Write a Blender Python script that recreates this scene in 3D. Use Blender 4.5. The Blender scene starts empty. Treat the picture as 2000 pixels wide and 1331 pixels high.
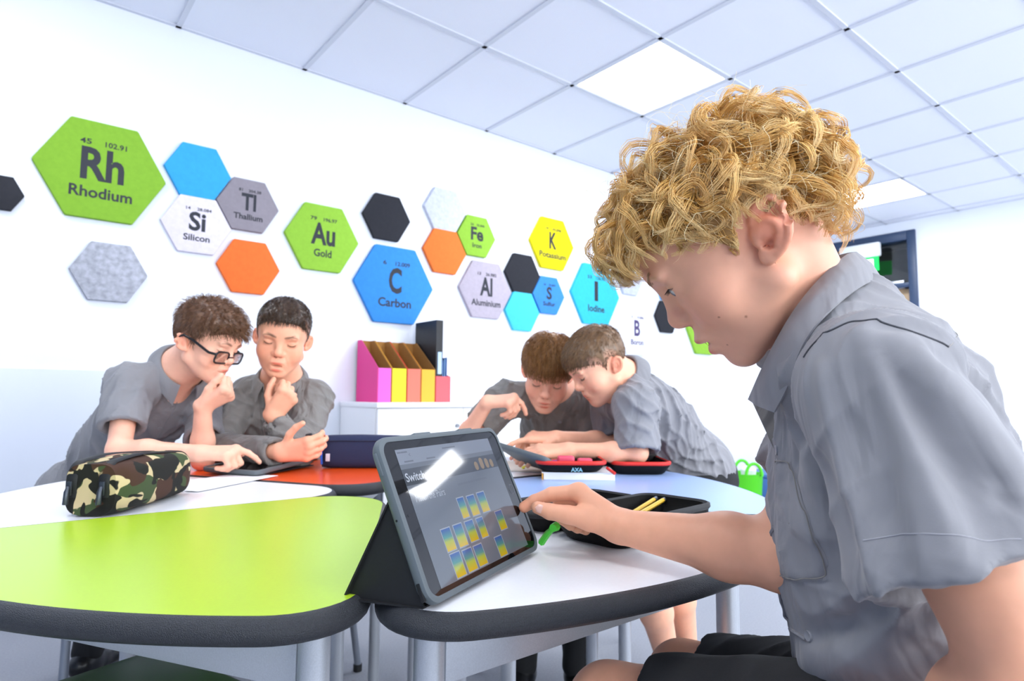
import bpy, bmesh, math, random
import numpy as np
from mathutils import Vector, Matrix

# ------------------------------------------------------------------ camera, light, exposure
SC = bpy.context.scene
COL = SC.collection
CAM_Z = 0.905                       # lens height above the floor
F_PX, YAW, PITCH, ROLL = 1225.3, 0.683, 0.0849, 0.0079
_f = np.array([math.sin(YAW)*math.cos(PITCH), math.cos(YAW)*math.cos(PITCH), math.sin(PITCH)])
_r = np.array([math.cos(YAW), -math.sin(YAW), 0.0]); _u = np.cross(_r, _f)
CR = _r*math.cos(ROLL)+_u*math.sin(ROLL); CU = -_r*math.sin(ROLL)+_u*math.cos(ROLL); CF = _f
CO = np.array([0, 0, CAM_Z])
cam_d = bpy.data.cameras.new('camera'); cam = bpy.data.objects.new('camera', cam_d); COL.objects.link(cam)
cam.matrix_world = Matrix(((CR[0], CU[0], -CF[0], 0), (CR[1], CU[1], -CF[1], 0), (CR[2], CU[2], -CF[2], CAM_Z), (0, 0, 0, 1)))
cam_d.sensor_width = 36; cam_d.lens = F_PX*36/2000; cam_d.clip_start = 0.02
cam_d.dof.use_dof = True; cam_d.dof.focus_distance = 0.70; cam_d.dof.aperture_fstop = 9.0
SC.camera = cam

W = bpy.data.worlds.new('daylight'); SC.world = W; W.use_nodes = True
W.node_tree.nodes['Background'].inputs[0].default_value = (0.82, 0.90, 1.0, 1)
W.node_tree.nodes['Background'].inputs[1].default_value = 1.4
SC.view_settings.view_transform = 'Standard'; SC.view_settings.look = 'None'
SC.view_settings.gamma = 1; SC.view_settings.use_curve_mapping = False
SC.view_settings.exposure = 0.37
SC.cycles.use_denoising = True; SC.cycles.max_bounces = 8; SC.cycles.diffuse_bounces = 4
SC.cycles.sample_clamp_indirect = 6.0

def area_light(name, loc, rot, sx, sy, power, col):
    d = bpy.data.lights.new(name, 'AREA'); d.shape = 'RECTANGLE'; d.size = sx; d.size_y = sy
    d.energy = power; d.color = col
    o = bpy.data.objects.new(name, d); COL.objects.link(o); o.location = loc; o.rotation_euler = rot
    return o
PI = math.pi
# daylight through two windows behind the camera; the weaker left one is added fill
for x, pw in ((-1.2, 34), (1.7, 82), (4.4, 82)):
    area_light('window_daylight', (x, -3.10, 1.55), (PI/2, 0, 0), 2.0, 1.4, pw, (0.93, 0.965, 1.0))
# ------------------------------------------------------------------ helpers
def ray(x, y): return CF+CR*(x-1000)/F_PX-CU*(y-665.5)/F_PX
def at(x, y, depth): return CO+ray(x, y)*depth                    # point at a given distance along the optical axis
def on_z(x, y, z): d = ray(x, y); return CO+d*(z-CAM_Z)/d[2]
def on_y(x, y, Y): d = ray(x, y); return CO+d*Y/d[1]
def on_x(x, y, X): d = ray(x, y); return CO+d*X/d[0]
def nrm(v): v = np.asarray(v, float); return v/np.linalg.norm(v)
V3 = lambda *a: np.array(a, float)

def srgb(h):
    if isinstance(h, str): c = [int(h[i:i+2], 16)/255 for i in (0, 2, 4)]
    else: c = [x/255 for x in h]
    return tuple(x/12.92 if x <= .04045 else ((x+.055)/1.055)**2.4 for x in c)+(1.0,)

MATS = {}
def mat(name, col, rough=0.5, metal=0.0, spec=0.5, noise=None, bump=None, emit=None, sheen=0, sss=0, vcol=False, coat=0, trans=0, wrinkle=None):
    """noise=(scale, amount[, dark colour]) colour mottling; bump=(scale, strength, distance)"""
    if name in MATS: return MATS[name]
    m = bpy.data.materials.new(name); m.use_nodes = True; nt = m.node_tree; N = nt.nodes; L = nt.links
    b = N['Principled BSDF']; c = srgb(col) if not (isinstance(col, tuple) and len(col) == 4) else col
    b.inputs['Base Color'].default_value = c; b.inputs['Roughness'].default_value = rough
    b.inputs['Metallic'].default_value = metal; b.inputs['Specular IOR Level'].default_value = spec
    b.inputs['Coat Weight'].default_value = coat
    if trans: b.inputs['Transmission Weight'].default_value = trans
    if sheen: b.inputs['Sheen Weight'].default_value = sheen; b.inputs['Sheen Roughness'].default_value = .4
    if sss:
        b.inputs['Subsurface Weight'].default_value = sss; b.inputs['Subsurface Radius'].default_value = (1, .35, .2)
        b.inputs['Subsurface Scale'].default_value = .008
    tc = N.new('ShaderNodeTexCoord'); src = None
    if vcol:
        a = N.new('ShaderNodeAttribute'); a.attribute_name = 'tint'; src = a.outputs['Color']
    if noise:
        n = N.new('ShaderNodeTexNoise'); n.inputs['Scale'].default_value = noise[0]; n.inputs['Detail'].default_value = 6
        L.new(tc.outputs['Object'], n.inputs['Vector'])
        mr = N.new('ShaderNodeMapRange'); mr.inputs[1].default_value = .3; mr.inputs[2].default_value = .7
        L.new(n.outputs['Fac'], mr.inputs[0])
        mx = N.new('ShaderNodeMix'); mx.data_type = 'RGBA'; mx.blend_type = 'MIX'
        d = srgb(noise[2]) if len(noise) > 2 else tuple(x*(1-noise[1]) for x in c[:3])+(1,)
        mx.inputs[6].default_value = d; mx.inputs[7].default_value = c
        L.new(mr.outputs[0], mx.inputs[0])
        if src is not None:
            mm = N.new('ShaderNodeMix'); mm.data_type = 'RGBA'; mm.blend_type = 'MULTIPLY'; mm.inputs[0].default_value = 1
            L.new(src, mm.inputs[6]); L.new(mx.outputs[2], mm.inputs[7]); src = mm.outputs[2]
        else: src = mx.outputs[2]
    if src is not None: L.new(src, b.inputs['Base Color'])
    if bump:
        n = N.new('ShaderNodeTexNoise'); n.inputs['Scale'].default_value = bump[0]; n.inputs['Detail'].default_value = 4
        L.new(tc.outputs['Object'], n.inputs['Vector'])
        bp = N.new('ShaderNodeBump'); bp.inputs['Strength'].default_value = bump[1]; bp.inputs['Distance'].default_value = bump[2]
        L.new(n.outputs['Fac'], bp.inputs['Height']); L.new(bp.outputs[0], b.inputs['Normal'])
        if wrinkle:      # soft creases of the cloth
            mp = N.new('ShaderNodeMapping'); mp.inputs['Scale'].default_value = (1, 1, .45); mp.inputs['Rotation'].default_value = (.5, .4, .3); L.new(tc.outputs['Object'], mp.inputs[0])
            n2 = N.new('ShaderNodeTexNoise'); n2.inputs['Scale'].default_value = wrinkle[0]; n2.inputs['Detail'].default_value = 2.5; n2.inputs['Roughness'].default_value = .45; n2.inputs['Distortion'].default_value = 1.4; L.new(mp.outputs[0], n2.inputs['Vector'])
            b2 = N.new('ShaderNodeBump'); b2.inputs['Strength'].default_value = wrinkle[1]; b2.inputs['Distance'].default_value = wrinkle[2]; L.new(n2.outputs['Fac'], b2.inputs['Height']); L.new(b2.outputs[0], bp.inputs['Normal'])
    if emit:
        b.inputs['Emission Color'].default_value = srgb(emit[0]); b.inputs['Emission Strength'].default_value = emit[1]
    MATS[name] = m
    return m

def mesh_obj(name, v, f, m, parent=None, smooth=False, tint=None):
    me = bpy.data.meshes.new(name)
    v = np.asarray(v, dtype=np.float32)
    if isinstance(f, np.ndarray):
        n, k = f.shape
        me.vertices.add(len(v)); me.vertices.foreach_set('co', v.ravel())
        me.loops.add(n*k); me.loops.foreach_set('vertex_index', f.astype(np.int32).ravel())
        me.polygons.add(n); me.polygons.foreach_set('loop_start', np.arange(0, n*k, k, dtype=np.int32))
        me.update(calc_edges=True)
    else:
        me.from_pydata([tuple(map(float, p)) for p in v], [], f); me.update()
    if smooth: me.polygons.foreach_set('use_smooth', np.ones(len(me.polygons), dtype=bool))
    if tint is not None:
        a = me.attributes.new('tint', 'FLOAT_COLOR', 'POINT')
        c = np.ones((len(v), 4), np.float32); c[:, :3] = tint; a.data.foreach_set('color', c.ravel())
    me.materials.append(m)
    o = bpy.data.objects.new(name, me); COL.objects.link(o)
    if parent is not None: o.parent = parent
    return o

def tag(o, label, cat, group=None):
    o['label'] = label; o['category'] = cat
    if group: o['group'] = group
    return o
def thing(name, label, cat, loc=(0, 0, 0), group=None, rotz=0):
    o = bpy.data.objects.new(name, None); COL.objects.link(o); o.location = tuple(loc); o.rotation_euler = (0, 0, rotz)
    o.empty_display_size = .05
    return tag(o, label, cat, group)
def struct(o): o['kind'] = 'structure'; return o

class MB:
    """collects shapes into one mesh"""
    def __init__(s): s.v = []; s.f = []
    def add(s, v, f):
        n = len(s.v); s.v += [tuple(map(float, p)) for p in v]; s.f += [tuple(i+n for i in q) for q in f]; return s
    def box(s, lo, hi, M=None, o=None):
        v = [np.array((x, y, z), float) for x in (lo[0], hi[0]) for y in (lo[1], hi[1]) for z in (lo[2], hi[2])]
        if M is not None: v = [np.asarray(M) @ p for p in v]
        if o is not None: v = [p+np.asarray(o) for p in v]
        return s.add(v, [(0, 1, 3, 2), (4, 6, 7, 5), (0, 4, 5, 1), (2, 3, 7, 6), (0, 2, 6, 4), (1, 5, 7, 3)])
    def tube(s, path, r, n=12, cap=True):
        path = [np.asarray(p, float) for p in path]; k = len(path)
        r = [r]*k if np.isscalar(r) else r
        v = []; f = []; ref = None
        for i, p in enumerate(path):
            t = nrm(path[min(i+1, k-1)]-path[max(i-1, 0)])
            if ref is None: ref = np.cross(t, (0, 0, 1) if abs(t[2]) < .9 else (1, 0, 0))
            a = nrm(ref-t*(ref@t)); b = np.cross(t, a); ref = a
            for j in range(n):
                g = 2*PI*j/n; v.append(p+(a*math.cos(g)+b*math.sin(g))*r[i])
        for i in range(k-1):
            for j in range(n):
                f.append((i*n+j, i*n+(j+1) % n, (i+1)*n+(j+1) % n, (i+1)*n+j))
        if cap: f.append(tuple(range(n))[::-1]); f.append(tuple((k-1)*n+j for j in range(n)))
        return s.add(v, f)
    def lathe(s, prof, n=24, o=(0, 0, 0), M=None):
        v = []; f = []
        for (r, z) in prof:
            for j in range(n):
                g = 2*PI*j/n; p = V3(r*math.cos(g), r*math.sin(g), z)
                if M is not None: p = np.asarray(M) @ p
                v.append(p+np.asarray(o))
        for i in range(len(prof)-1):
            for j in range(n): f.append((i*n+j, i*n+(j+1) % n, (i+1)*n+(j+1) % n, (i+1)*n+j))
        return s.add(v, f)
    def prism(s, pts, z0, z1, M=None, o=None):
        n = len(pts); v = [V3(x, y, z) for z in (z0, z1) for x, y in pts]
        if M is not None: v = [np.asarray(M) @ p for p in v]
        if o is not None: v = [p+np.asarray(o) for p in v]
        f = [tuple(range(n))[::-1], tuple(range(n, 2*n))]+[(i, (i+1) % n, n+(i+1) % n, n+i) for i in range(n)]
        return s.add(v, f)
    def loft(s, rings, cap=True, closed=True):
        n = len(rings[0]); f = []
        for i in range(len(rings)-1):
            for j in range(n if closed else n-1):
                f.append((i*n+j, i*n+(j+1) % n, (i+1)*n+(j+1) % n, (i+1)*n+j))
        if cap: f.append(tuple(range(n))[::-1]); f.append(tuple((len(rings)-1)*n+j for j in range(n)))
        return s.add([p for r in rings for p in r], f)
    def build(s, name, m, parent=None, smooth=False, bevel=0, seg=2, angle=40):
        o = mesh_obj(name, np.array(s.v) if s.v else np.zeros((0, 3)), s.f, m, parent)
        if bevel or smooth:
            bm = bmesh.new(); bm.from_mesh(o.data)
            bmesh.ops.recalc_face_normals(bm, faces=bm.faces)
            if bevel:
                ed = [e for e in bm.edges if len(e.link_faces) == 2 and e.calc_face_angle(0) > math.radians(angle)]
                bmesh.ops.bevel(bm, geom=ed, offset=bevel, segments=seg, affect='EDGES', profile=.5, clamp_overlap=True)
            for f in bm.faces: f.smooth = True
            for e in bm.edges:
                if len(e.link_faces) == 2: e.smooth = e.calc_face_angle(0) < math.radians(angle)
            bm.to_mesh(o.data); bm.free()
        return o

def fillet(pts, rads, n=8):
    """round the corners of a polygon"""
    out = []; k = len(pts)
    for i in range(k):
        p = np.array(pts[i], float); a = np.array(pts[i-1], float); b = np.array(pts[(i+1) % k], float)
        r = rads[i] if not np.isscalar(rads) else rads
        if r <= 0: out.append(p); continue
        u = nrm(a-p); w = nrm(b-p); ang = math.acos(max(-1, min(1, u@w)))
        t = min(r/math.tan(ang/2), .49*np.linalg.norm(a-p), .49*np.linalg.norm(b-p)); rr = t*math.tan(ang/2)
        c = p+nrm(u+w)*rr/math.sin(ang/2); s = p+u*t; e = p+w*t
        a0 = math.atan2(*(s-c)[::-1]); a1 = math.atan2(*(e-c)[::-1]); d = (a1-a0+PI) % (2*PI)-PI
        for j in range(n+1): g = a0+d*j/n; out.append(c+rr*np.array([math.cos(g), math.sin(g)]))
    return out
def rrect(w, h, r, n=6): return fillet([(-w/2, -h/2), (w/2, -h/2), (w/2, h/2), (-w/2, h/2)], r, n)
def frame(x, y, z): return np.stack([nrm(x), nrm(y), nrm(z)], 1)     # columns

def text_obj(name, s, size, M, o, m, parent, sx=1.0, bold=0.0, align='CENTER', depth=0.0006, width=None):
    """flat lettering: M columns = (right, up, out), o = anchor point at the baseline"""
    cu = bpy.data.curves.new(name, 'FONT'); cu.body = s; cu.size = size; cu.align_x = align; cu.offset = bold*size; cu.extrude = depth
    cu.resolution_u = 3
    t = bpy.data.objects.new('tmp', cu); COL.objects.link(t)
    me = bpy.data.meshes.new_from_object(t.evaluated_get(bpy.context.evaluated_depsgraph_get()))
    bpy.data.objects.remove(t); bpy.data.curves.remove(cu)
    co = np.empty(len(me.vertices)*3, np.float32); me.vertices.foreach_get('co', co); co = co.reshape(-1, 3)
    if width: co[:, 0] = (co[:, 0]-(co[:, 0].min()+co[:, 0].max())/2)*width/max(np.ptp(co[:, 0]), 1e-6)
    else: co[:, 0] *= sx
    co = co @ np.asarray(M, np.float32).T+np.asarray(o, np.float32)
    me.vertices.foreach_set('co', co.ravel()); me.name = name; me.materials.clear(); me.materials.append(m); me.update()
    ob = bpy.data.objects.new(name, me); COL.objects.link(ob); ob.parent = parent
    return ob

# ---- signed distance modelling (smooth bodies as one continuous surface)
def s_cone(P, a, b, r1, r2):
    a = np.asarray(a, float); ab = np.asarray(b, float)-a; L2 = max(ab @ ab, 1e-12); X = P-a; xa = X @ ab; t = np.clip(xa/L2, 0, 1)
    return np.sqrt(np.maximum(np.einsum('ij,ij->i', X, X)-t*(2*xa-t*L2), 0))-(r1+(r2-r1)*t)
def s_ell(P, c, r, M=None):
    q = P-np.asarray(c, float)
    if M is not None: q = q @ M
    r = np.asarray(r, float); q2 = q*q; k0 = np.sqrt(q2 @ (1/r**2)); k1 = np.sqrt(q2 @ (1/r**4))
    return k0*(k0-1)/np.maximum(k1, 1e-9)
def s_box(P, c, h, r, M=None):
    q = P-np.asarray(c, float)
    if M is not None: q = q @ M
    q = np.abs(q)-(np.asarray(h, float)-r)
    return np.linalg.norm(np.maximum(q, 0), axis=1)+np.minimum(q.max(1), 0)-r
def smin(a, b, k):
    h = np.maximum(k-np.abs(a-b), 0)/k; return np.minimum(a, b)-h*h*k*.25
def smax(a, b, k): return -smin(-a, -b, k)
def seg_d(P, a, b): return s_cone(P, a, b, 0, 0)

def sdf_mesh(f, lo, hi, h, sub=0, it=2):
    lo = np.asarray(lo, float); n = np.ceil((np.asarray(hi, float)-lo)/(4*h)).astype(int)+1
    g = np.stack(np.meshgrid(*[np.arange(k+1) for k in n], indexing='ij'), -1)
    C = f((lo+g.reshape(-1, 3)*4*h)).reshape(g.shape[:3])
    c8 = np.stack([C[i:C.shape[0]-1+i, j:C.shape[1]-1+j, k:C.shape[2]-1+k] for i in (0, 1) for j in (0, 1) for k in (0, 1)])
    act = np.argwhere(np.abs(c8).min(0) < 5.2*h)
    dims = n*4+1
    Vv = np.repeat(np.repeat(np.repeat(C, 4, 0), 4, 1), 4, 2)[:dims[0], :dims[1], :dims[2]].copy()
    mask = np.zeros(dims, bool)
    for i in range(5):
        for j in range(5):
            for k in range(5): mask[act[:, 0]*4+i, act[:, 1]*4+j, act[:, 2]*4+k] = True
    idx = np.argwhere(mask); val = np.empty(len(idx))
    for s in range(0, len(idx), 400000): val[s:s+400000] = f(lo+idx[s:s+400000]*h)
    Vv[mask] = val
    neg = Vv < 0
    n8 = sum(neg[i:dims[0]-1+i, j:dims[1]-1+j, k:dims[2]-1+k].astype(np.int8) for i in (0, 1) for j in (0, 1) for k in (0, 1))
    cells = np.argwhere((n8 > 0) & (n8 < 8)); cid = -np.ones(dims-1, np.int64); cid[tuple(cells.T)] = np.arange(len(cells))
    off = np.array([(i, j, k) for i in (0, 1) for j in (0, 1) for k in (0, 1)])
    cv = np.stack([Vv[tuple((cells+o).T)] for o in off], 1); acc = np.zeros((len(cells), 3)); cnt = np.zeros(len(cells))
    for a in range(8):
        for b in range(a+1, 8):
            if np.abs(off[a]-off[b]).sum() != 1: continue
            cr = (cv[:, a] < 0) != (cv[:, b] < 0); t = cv[:, a]/np.where(cr, cv[:, a]-cv[:, b], 1)
            p = off[a]+t[:, None]*(off[b]-off[a]); acc[cr] += p[cr]; cnt[cr] += 1
    v = lo+(cells+acc/cnt[:, None])*h
    faces = []
    for ax in range(3):
        s0 = [slice(None)]*3; s1 = [slice(None)]*3; s0[ax] = slice(0, -1); s1[ax] = slice(1, None)
        A = neg[tuple(s0)]; B = neg[tuple(s1)]; e = np.argwhere(A != B); u, w = [(1, 2), (2, 0), (0, 1)][ax]
        e = e[(e[:, u] > 0) & (e[:, w] > 0) & (e[:, u] < dims[u]-1) & (e[:, w] < dims[w]-1)]
        du = np.zeros(3, int); du[u] = 1; dw = np.zeros(3, int); dw[w] = 1
        q = np.stack([cid[tuple((e-du-dw).T)], cid[tuple((e-dw).T)], cid[tuple(e.T)], cid[tuple((e-du).T)]], 1)
        flip = ~A[tuple(e.T)]; q[flip] = q[flip][:, ::-1]; faces.append(q)
    F = np.concatenate(faces); F = F[(F >= 0).all(1)]
    def project(v, n):
        for _ in range(n):
            e = h*.15; d = f(v); g = np.stack([f(v+np.eye(3)[k]*e)-d for k in range(3)], 1)/e
            st = d[:, None]*g/np.maximum((g*g).sum(1), .15)[:, None]
            L = np.linalg.norm(st, axis=1); st *= np.minimum(1, h*.7/np.maximum(L, 1e-12))[:, None]; v = v-st
        return v
    v = project(v, it)
    for _ in range(sub):
        E = np.sort(np.concatenate([F[:, [k, (k+1) % 4]] for k in range(4)]), 1)
        key = E[:, 0]*len(v)+E[:, 1]; uk, inv = np.unique(key, return_inverse=True)
        m = (v[uk//len(v)]+v[uk % len(v)])/2; nv = len(v); nf = len(F); ei = inv.reshape(4, nf).T+nv
        c = v[F].mean(1); ci = nv+len(m)+np.arange(nf)
        v = np.concatenate([v, m, c])
        F = np.concatenate([np.stack([F[:, k], ei[:, k], ci, ei[:, k-1]], 1) for k in range(4)])
        h *= .5; v = project(v, 1)
    return v, F
def snap(f, pts, n=4, off=0.0):
    v = np.asarray(pts, float)
    for _ in range(n):
        d = f(v)-off; g = np.stack([f(v+np.eye(3)[k]*5e-4)-d-off for k in range(3)], 1)/5e-4
        v = v-np.clip(d, -.02, .02)[:, None]*g/np.maximum((g*g).sum(1), .1)[:, None]
    return v
def spline(pts, n):
    """Catmull-Rom through pts"""
    P = np.asarray(pts, float); P = np.concatenate([[2*P[0]-P[1]], P, [2*P[-1]-P[-2]]]); m = len(P)-3; out = []
    for s in np.linspace(0, m-1e-9, n):
        i = int(s); t = s-i; a, b, c, d = P[i:i+4]
        out.append(.5*(2*b+(c-a)*t+(2*a-5*b+4*c-d)*t*t+(3*b-a-3*c+d)*t**3))
    return np.array(out)
# ------------------------------------------------------------------ the room
WALL_Y = 3.175; CEIL = CAM_Z+1.704; X0, X1 = -2.6, 6.70; Y0 = -3.2; TILE = .6; GX = .549; GY = WALL_Y-.794
m_wall = mat('white wall paint', 'ecf1fb', .7, bump=(180, .05, .001))
m_dado = mat('pale blue lower wall paint', 'dfe6f3', .6)
m_ceil = mat('white ceiling tile', 'f2f5ff', .9, noise=(350, .05), bump=(420, .25, .001))
m_tbar = mat('white grid bar', 'd5d9e4', .5)
m_floor = mat('grey carpet', '9fa2ab', .95, noise=(160, .16), bump=(500, .5, .002))
struct(MB().box((X0-.1, Y0-.1, -.1), (X1+.1, WALL_Y+.1, 0)).build('floor', m_floor))
struct(MB().box((X0-.1, WALL_Y, 0), (X1+.1, WALL_Y+.1, CEIL+.15)).build('wall_hexagon', m_wall))
# end wall with the doorway
DY0, DY1 = 2.135, 3.10; DTOP = CEIL-.105
struct(MB().box((X1, Y0, 0), (X1+.12, DY0, CEIL+.15)).box((X1, DY1, 0), (X1+.12, WALL_Y, CEIL+.15)).box((X1, DY0, DTOP), (X1+.12, DY1, CEIL+.15)).build('wall_end', m_wall))
m_feat = mat('blue grey feature wall paint', '8391a8', .7)
struct(MB().box((X0-.12, Y0-.12, 0), (X0, WALL_Y, CEIL+.15)).build('wall_left', m_feat))
# back wall with two windows and a left one added for fill light
wb = MB(); wx = [(-2.3, -.1), (.5, 2.9), (3.2, 5.6)]
wb.box((X0, Y0-.12, 0), (X1, Y0, .8)).box((X0, Y0-.12, 2.3), (X1, Y0, CEIL+.15))
px_ = X0
for a, b in wx+[(X1, X1)]: wb.box((px_, Y0-.12, .8), (a, Y0, 2.3)); px_ = b
struct(wb.build('wall_back', m_feat))
m_frame = mat('white window frame', 'e8ebf0', .4); m_glass = mat('clear window glass', 'ffffff', .02, trans=1.0)
for i, (a, b) in enumerate(wx):
    w = struct(MB().box((a, Y0-.1, .8), (a+.05, Y0-.04, 2.3)).box((b-.05, Y0-.1, .8), (b, Y0-.04, 2.3)).box((a+.05, Y0-.1, .8), (b-.05, Y0-.04, .85)).box((a+.05, Y0-.1, 2.25), (b-.05, Y0-.04, 2.3)).box(((a+b)/2-.02, Y0-.1, .85), ((a+b)/2+.02, Y0-.04, 2.25)).build('window_%d' % (i+1), m_frame))
# lower wall panelling on the left of the hexagon wall
struct(MB().box((X0, WALL_Y-.012, .0), (.50, WALL_Y, CAM_Z+.085)).build('trim_1', m_dado))
bb = mat('blue grey skirting', '7d8797', .5)
struct(MB().box((.50, WALL_Y-.014, 0), (X1, WALL_Y, .1)).build('baseboard_hexagon', bb)); struct(MB().box((X1-.014, Y0, 0), (X1, DY0-.06, .1)).build('baseboard_end', bb))
# ceiling: slab, hanging grid and tiles
ceil = struct(MB().box((X0-.1, Y0-.1, CEIL+.05), (X1+.1, WALL_Y+.1, CEIL+.15)).build('ceiling', m_ceil))
xs = [GX+TILE*i for i in range(-6, 11)]; xs = [X0]+[x for x in xs if X0+.05 < x < X1-.05]+[X1]
ys = [WALL_Y]+[GY-TILE*j for j in range(10)]; ys = [y for y in ys if y > Y0+.05]+[Y0]
grid = MB(); b = .012
for x in xs[1:-1]: grid.box((x-b, Y0, CEIL-.006), (x+b, WALL_Y, CEIL+.03))
for y in ys[1:-1]: grid.box((X0, y-b, CEIL-.006), (X1, y+b, CEIL+.03))
grid.box((X0, WALL_Y-.02, CEIL-.006), (X1, WALL_Y, CEIL+.02)).box((X1-.02, Y0, CEIL-.006), (X1, WALL_Y, CEIL+.02))
grid.build('ceiling_grid', m_tbar, ceil)
m_panel = mat('glowing light panel', 'ffffff', .5, emit=('fbfdff', 14.0)); m_prim = mat('white lamp frame', 'f4f6fa', .4)
LIGHT_TILES = [(i, j) for i in (-2, 3, 8) for j in (1, 4, 7)]
tile_me = {}
def lamp_label(i, j):
    if (i, j) == (3, 1): return 'square ceiling light panel glowing white above the curly blond hair'
    if (i, j) == (8, 1): return 'distant square ceiling light panel glowing near the doorway'
    return 'square ceiling light panel out of frame, row %s column %s' % ('one two three four five six seven eight'.split()[j-1], 'left middle right'.split()[(i+2)//5])
for a in range(len(xs)-1):
    for c in range(len(ys)-1):
        x0, x1 = xs[a], xs[a+1]; y1, y0 = ys[c], ys[c+1]
        i = round((x0-GX)/TILE); j = c
        if (i, j) in LIGHT_TILES and x1-x0 > .55 and y1-y0 > .55:
            t = thing('ceiling_light', lamp_label(i, j), 'light', ((x0+x1)/2, (y0+y1)/2, CEIL), 'ceiling light panels')
            fr = MB(); h = .3; w = .022
            fr.box((-h+b, -h+b, -.004), (h-b, -h+w, .02)).box((-h+b, h-w, -.004), (h-b, h-b, .02)).box((-h+b, -h+w, -.004), (-h+w, h-w, .02)).box((h-w, -h+w, -.004), (h-b, h-w, .02))
            fr.build('lamp_frame', m_prim, t)
            MB().box((-h+w, -h+w, .004), (h-w, h-w, .018)).build('diffuser', m_panel, t)
        else:
            k = (round(x1-x0, 3), round(y1-y0, 3))
            if k not in tile_me:
                o = MB().box((-k[0]/2+b, -k[1]/2+b, 0), (k[0]/2-b, k[1]/2-b, .015)).build('ceiling_tile', m_ceil, ceil); tile_me[k] = o.data
            else:
                o = bpy.data.objects.new('ceiling_tile', tile_me[k]); COL.objects.link(o); o.parent = ceil
            o.location = ((x0+x1)/2, (y0+y1)/2, CEIL+.001)
# doorway in the end wall: navy frame, glazed transom, wooden door with closer, corridor beyond
m_navy = mat('navy door frame', '2b3f5e', .4); m_wood = mat('pale beech door', 'c9a983', .5, noise=(6, .12))
dr = struct(MB().box((X1-.03, DY0, 0), (X1+.14, DY0+.07, DTOP)).box((X1-.03, DY1-.07, 0), (X1+.14, DY1, DTOP)).box((X1-.03, DY0+.07, DTOP-.09), (X1+.14, DY1-.07, DTOP)).box((X1-.03, DY0+.07, 1.955), (X1+.14, DY1-.07, 2.0)).build('door_1', m_navy, bevel=.004))
MB().box((X1+.05, DY0+.075, .01), (X1+.095, DY1-.075, 1.95)).build('door_leaf', m_wood, dr, bevel=.002)
MB().box((X1+.0, DY0+.12, 1.95), (X1+.05, DY0+.62, 2.03)).build('door_closer', mat('silver door closer', 'b9bec6', .35, .7), dr, bevel=.006)
MB().box((X1+.06, DY0+.07, 2.0), (X1+.066, DY1-.07, DTOP-.09)).build('transom_pane', m_glass, dr)
MB().tube([(X1-.0, DY0+.17, 1.02), (X1-.04, DY0+.17, 1.02), (X1-.04, DY0+.29, 1.02)], .01, 10).build('door_handle', mat('silver door closer', 'b9bec6', .35, .7), dr, smooth=True)
m_corr = mat('grey corridor paint', '70746f', .8)
struct(MB().box((X1+.12, DY0-1.0, -.1), (X1+2.2, DY1+.4, 0)).build('floor_corridor', m_floor))
struct(MB().box((X1+2.2, DY0-1.0, 0), (X1+2.3, DY1+.4, 2.8)).box((X1+.12, DY0-1.1, 0), (X1+2.3, DY0-1.0, 2.8)).box((X1+.12, DY1+.4, 0), (X1+2.3, DY1+.5, 2.8)).build('wall_corridor', m_corr))
struct(MB().box((X1+.12, DY0-1.1, 2.8), (X1+2.3, DY1+.5, 2.9)).build('ceiling_corridor', m_corr))
# exit sign hanging in front of the transom
p = on_x(1680, 508, X1-.10)
es = thing('exit_sign', 'green and white running man exit sign in front of the doorway glass', 'sign', (X1-.10, p[1], p[2]-.13))
MB().box((-.03, -.19, .14), (.03, .19, .28)).build('housing', mat('white sign housing', 'eef1f4', .4), es, bevel=.015)
MB().box((-.006, -.17, -.0), (.006, .17, .14)).build('sign_plate', mat('green exit plate', '12b34a', .4, emit=('19d45c', .9)), es)
mw = mat('white sign print', 'f4fff6', .5, emit=('eafff0', 1.2))
g = MB()   # running figure, door and arrow seen from the room
g.box((-.0075, -.125, .02), (-.0062, -.055, .12)); g.box((-.0075, .03, .06), (-.0062, .09, .075)); g.prism([(.09, .045), (.13, .0675), (.09, .09)], .0062, .0075, M=[[0, 0, -1], [1, 0, 0], [0, 1, 0]])
g.tube([(-.007, -.01, .095), (-.007, -.02, .06), (-.007, .005, .04), (-.007, .0, .015)], .006, 6); g.tube([(-.007, -.02, .06), (-.007, -.04, .035), (-.007, -.055, .03)], .006, 6); g.tube([(-.007, -.035, .085), (-.007, -.01, .088), (-.007, .012, .07)], .005, 6); g.lathe([(.0, -.009), (.009, 0), (.0, .009)], 10, (-.007, -.012, .115))
g.build('pictogram', mw, es)
# small white hook on the end wall
p = on_x(1931, 521, X1-.001)
tag(MB().lathe([(.035, 0), (.035, .01), (.022, .025), (.012, .04), (.0, .045)], 20, p, frame((0, 1, 0), (0, 0, 1), (1, 0, 0))*np.array([1, 1, -1])).build('wall_knob', mat('glossy white knob', 'ffffff', .15), smooth=True), 'small glossy white round knob on the bare end wall', 'knob')

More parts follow.
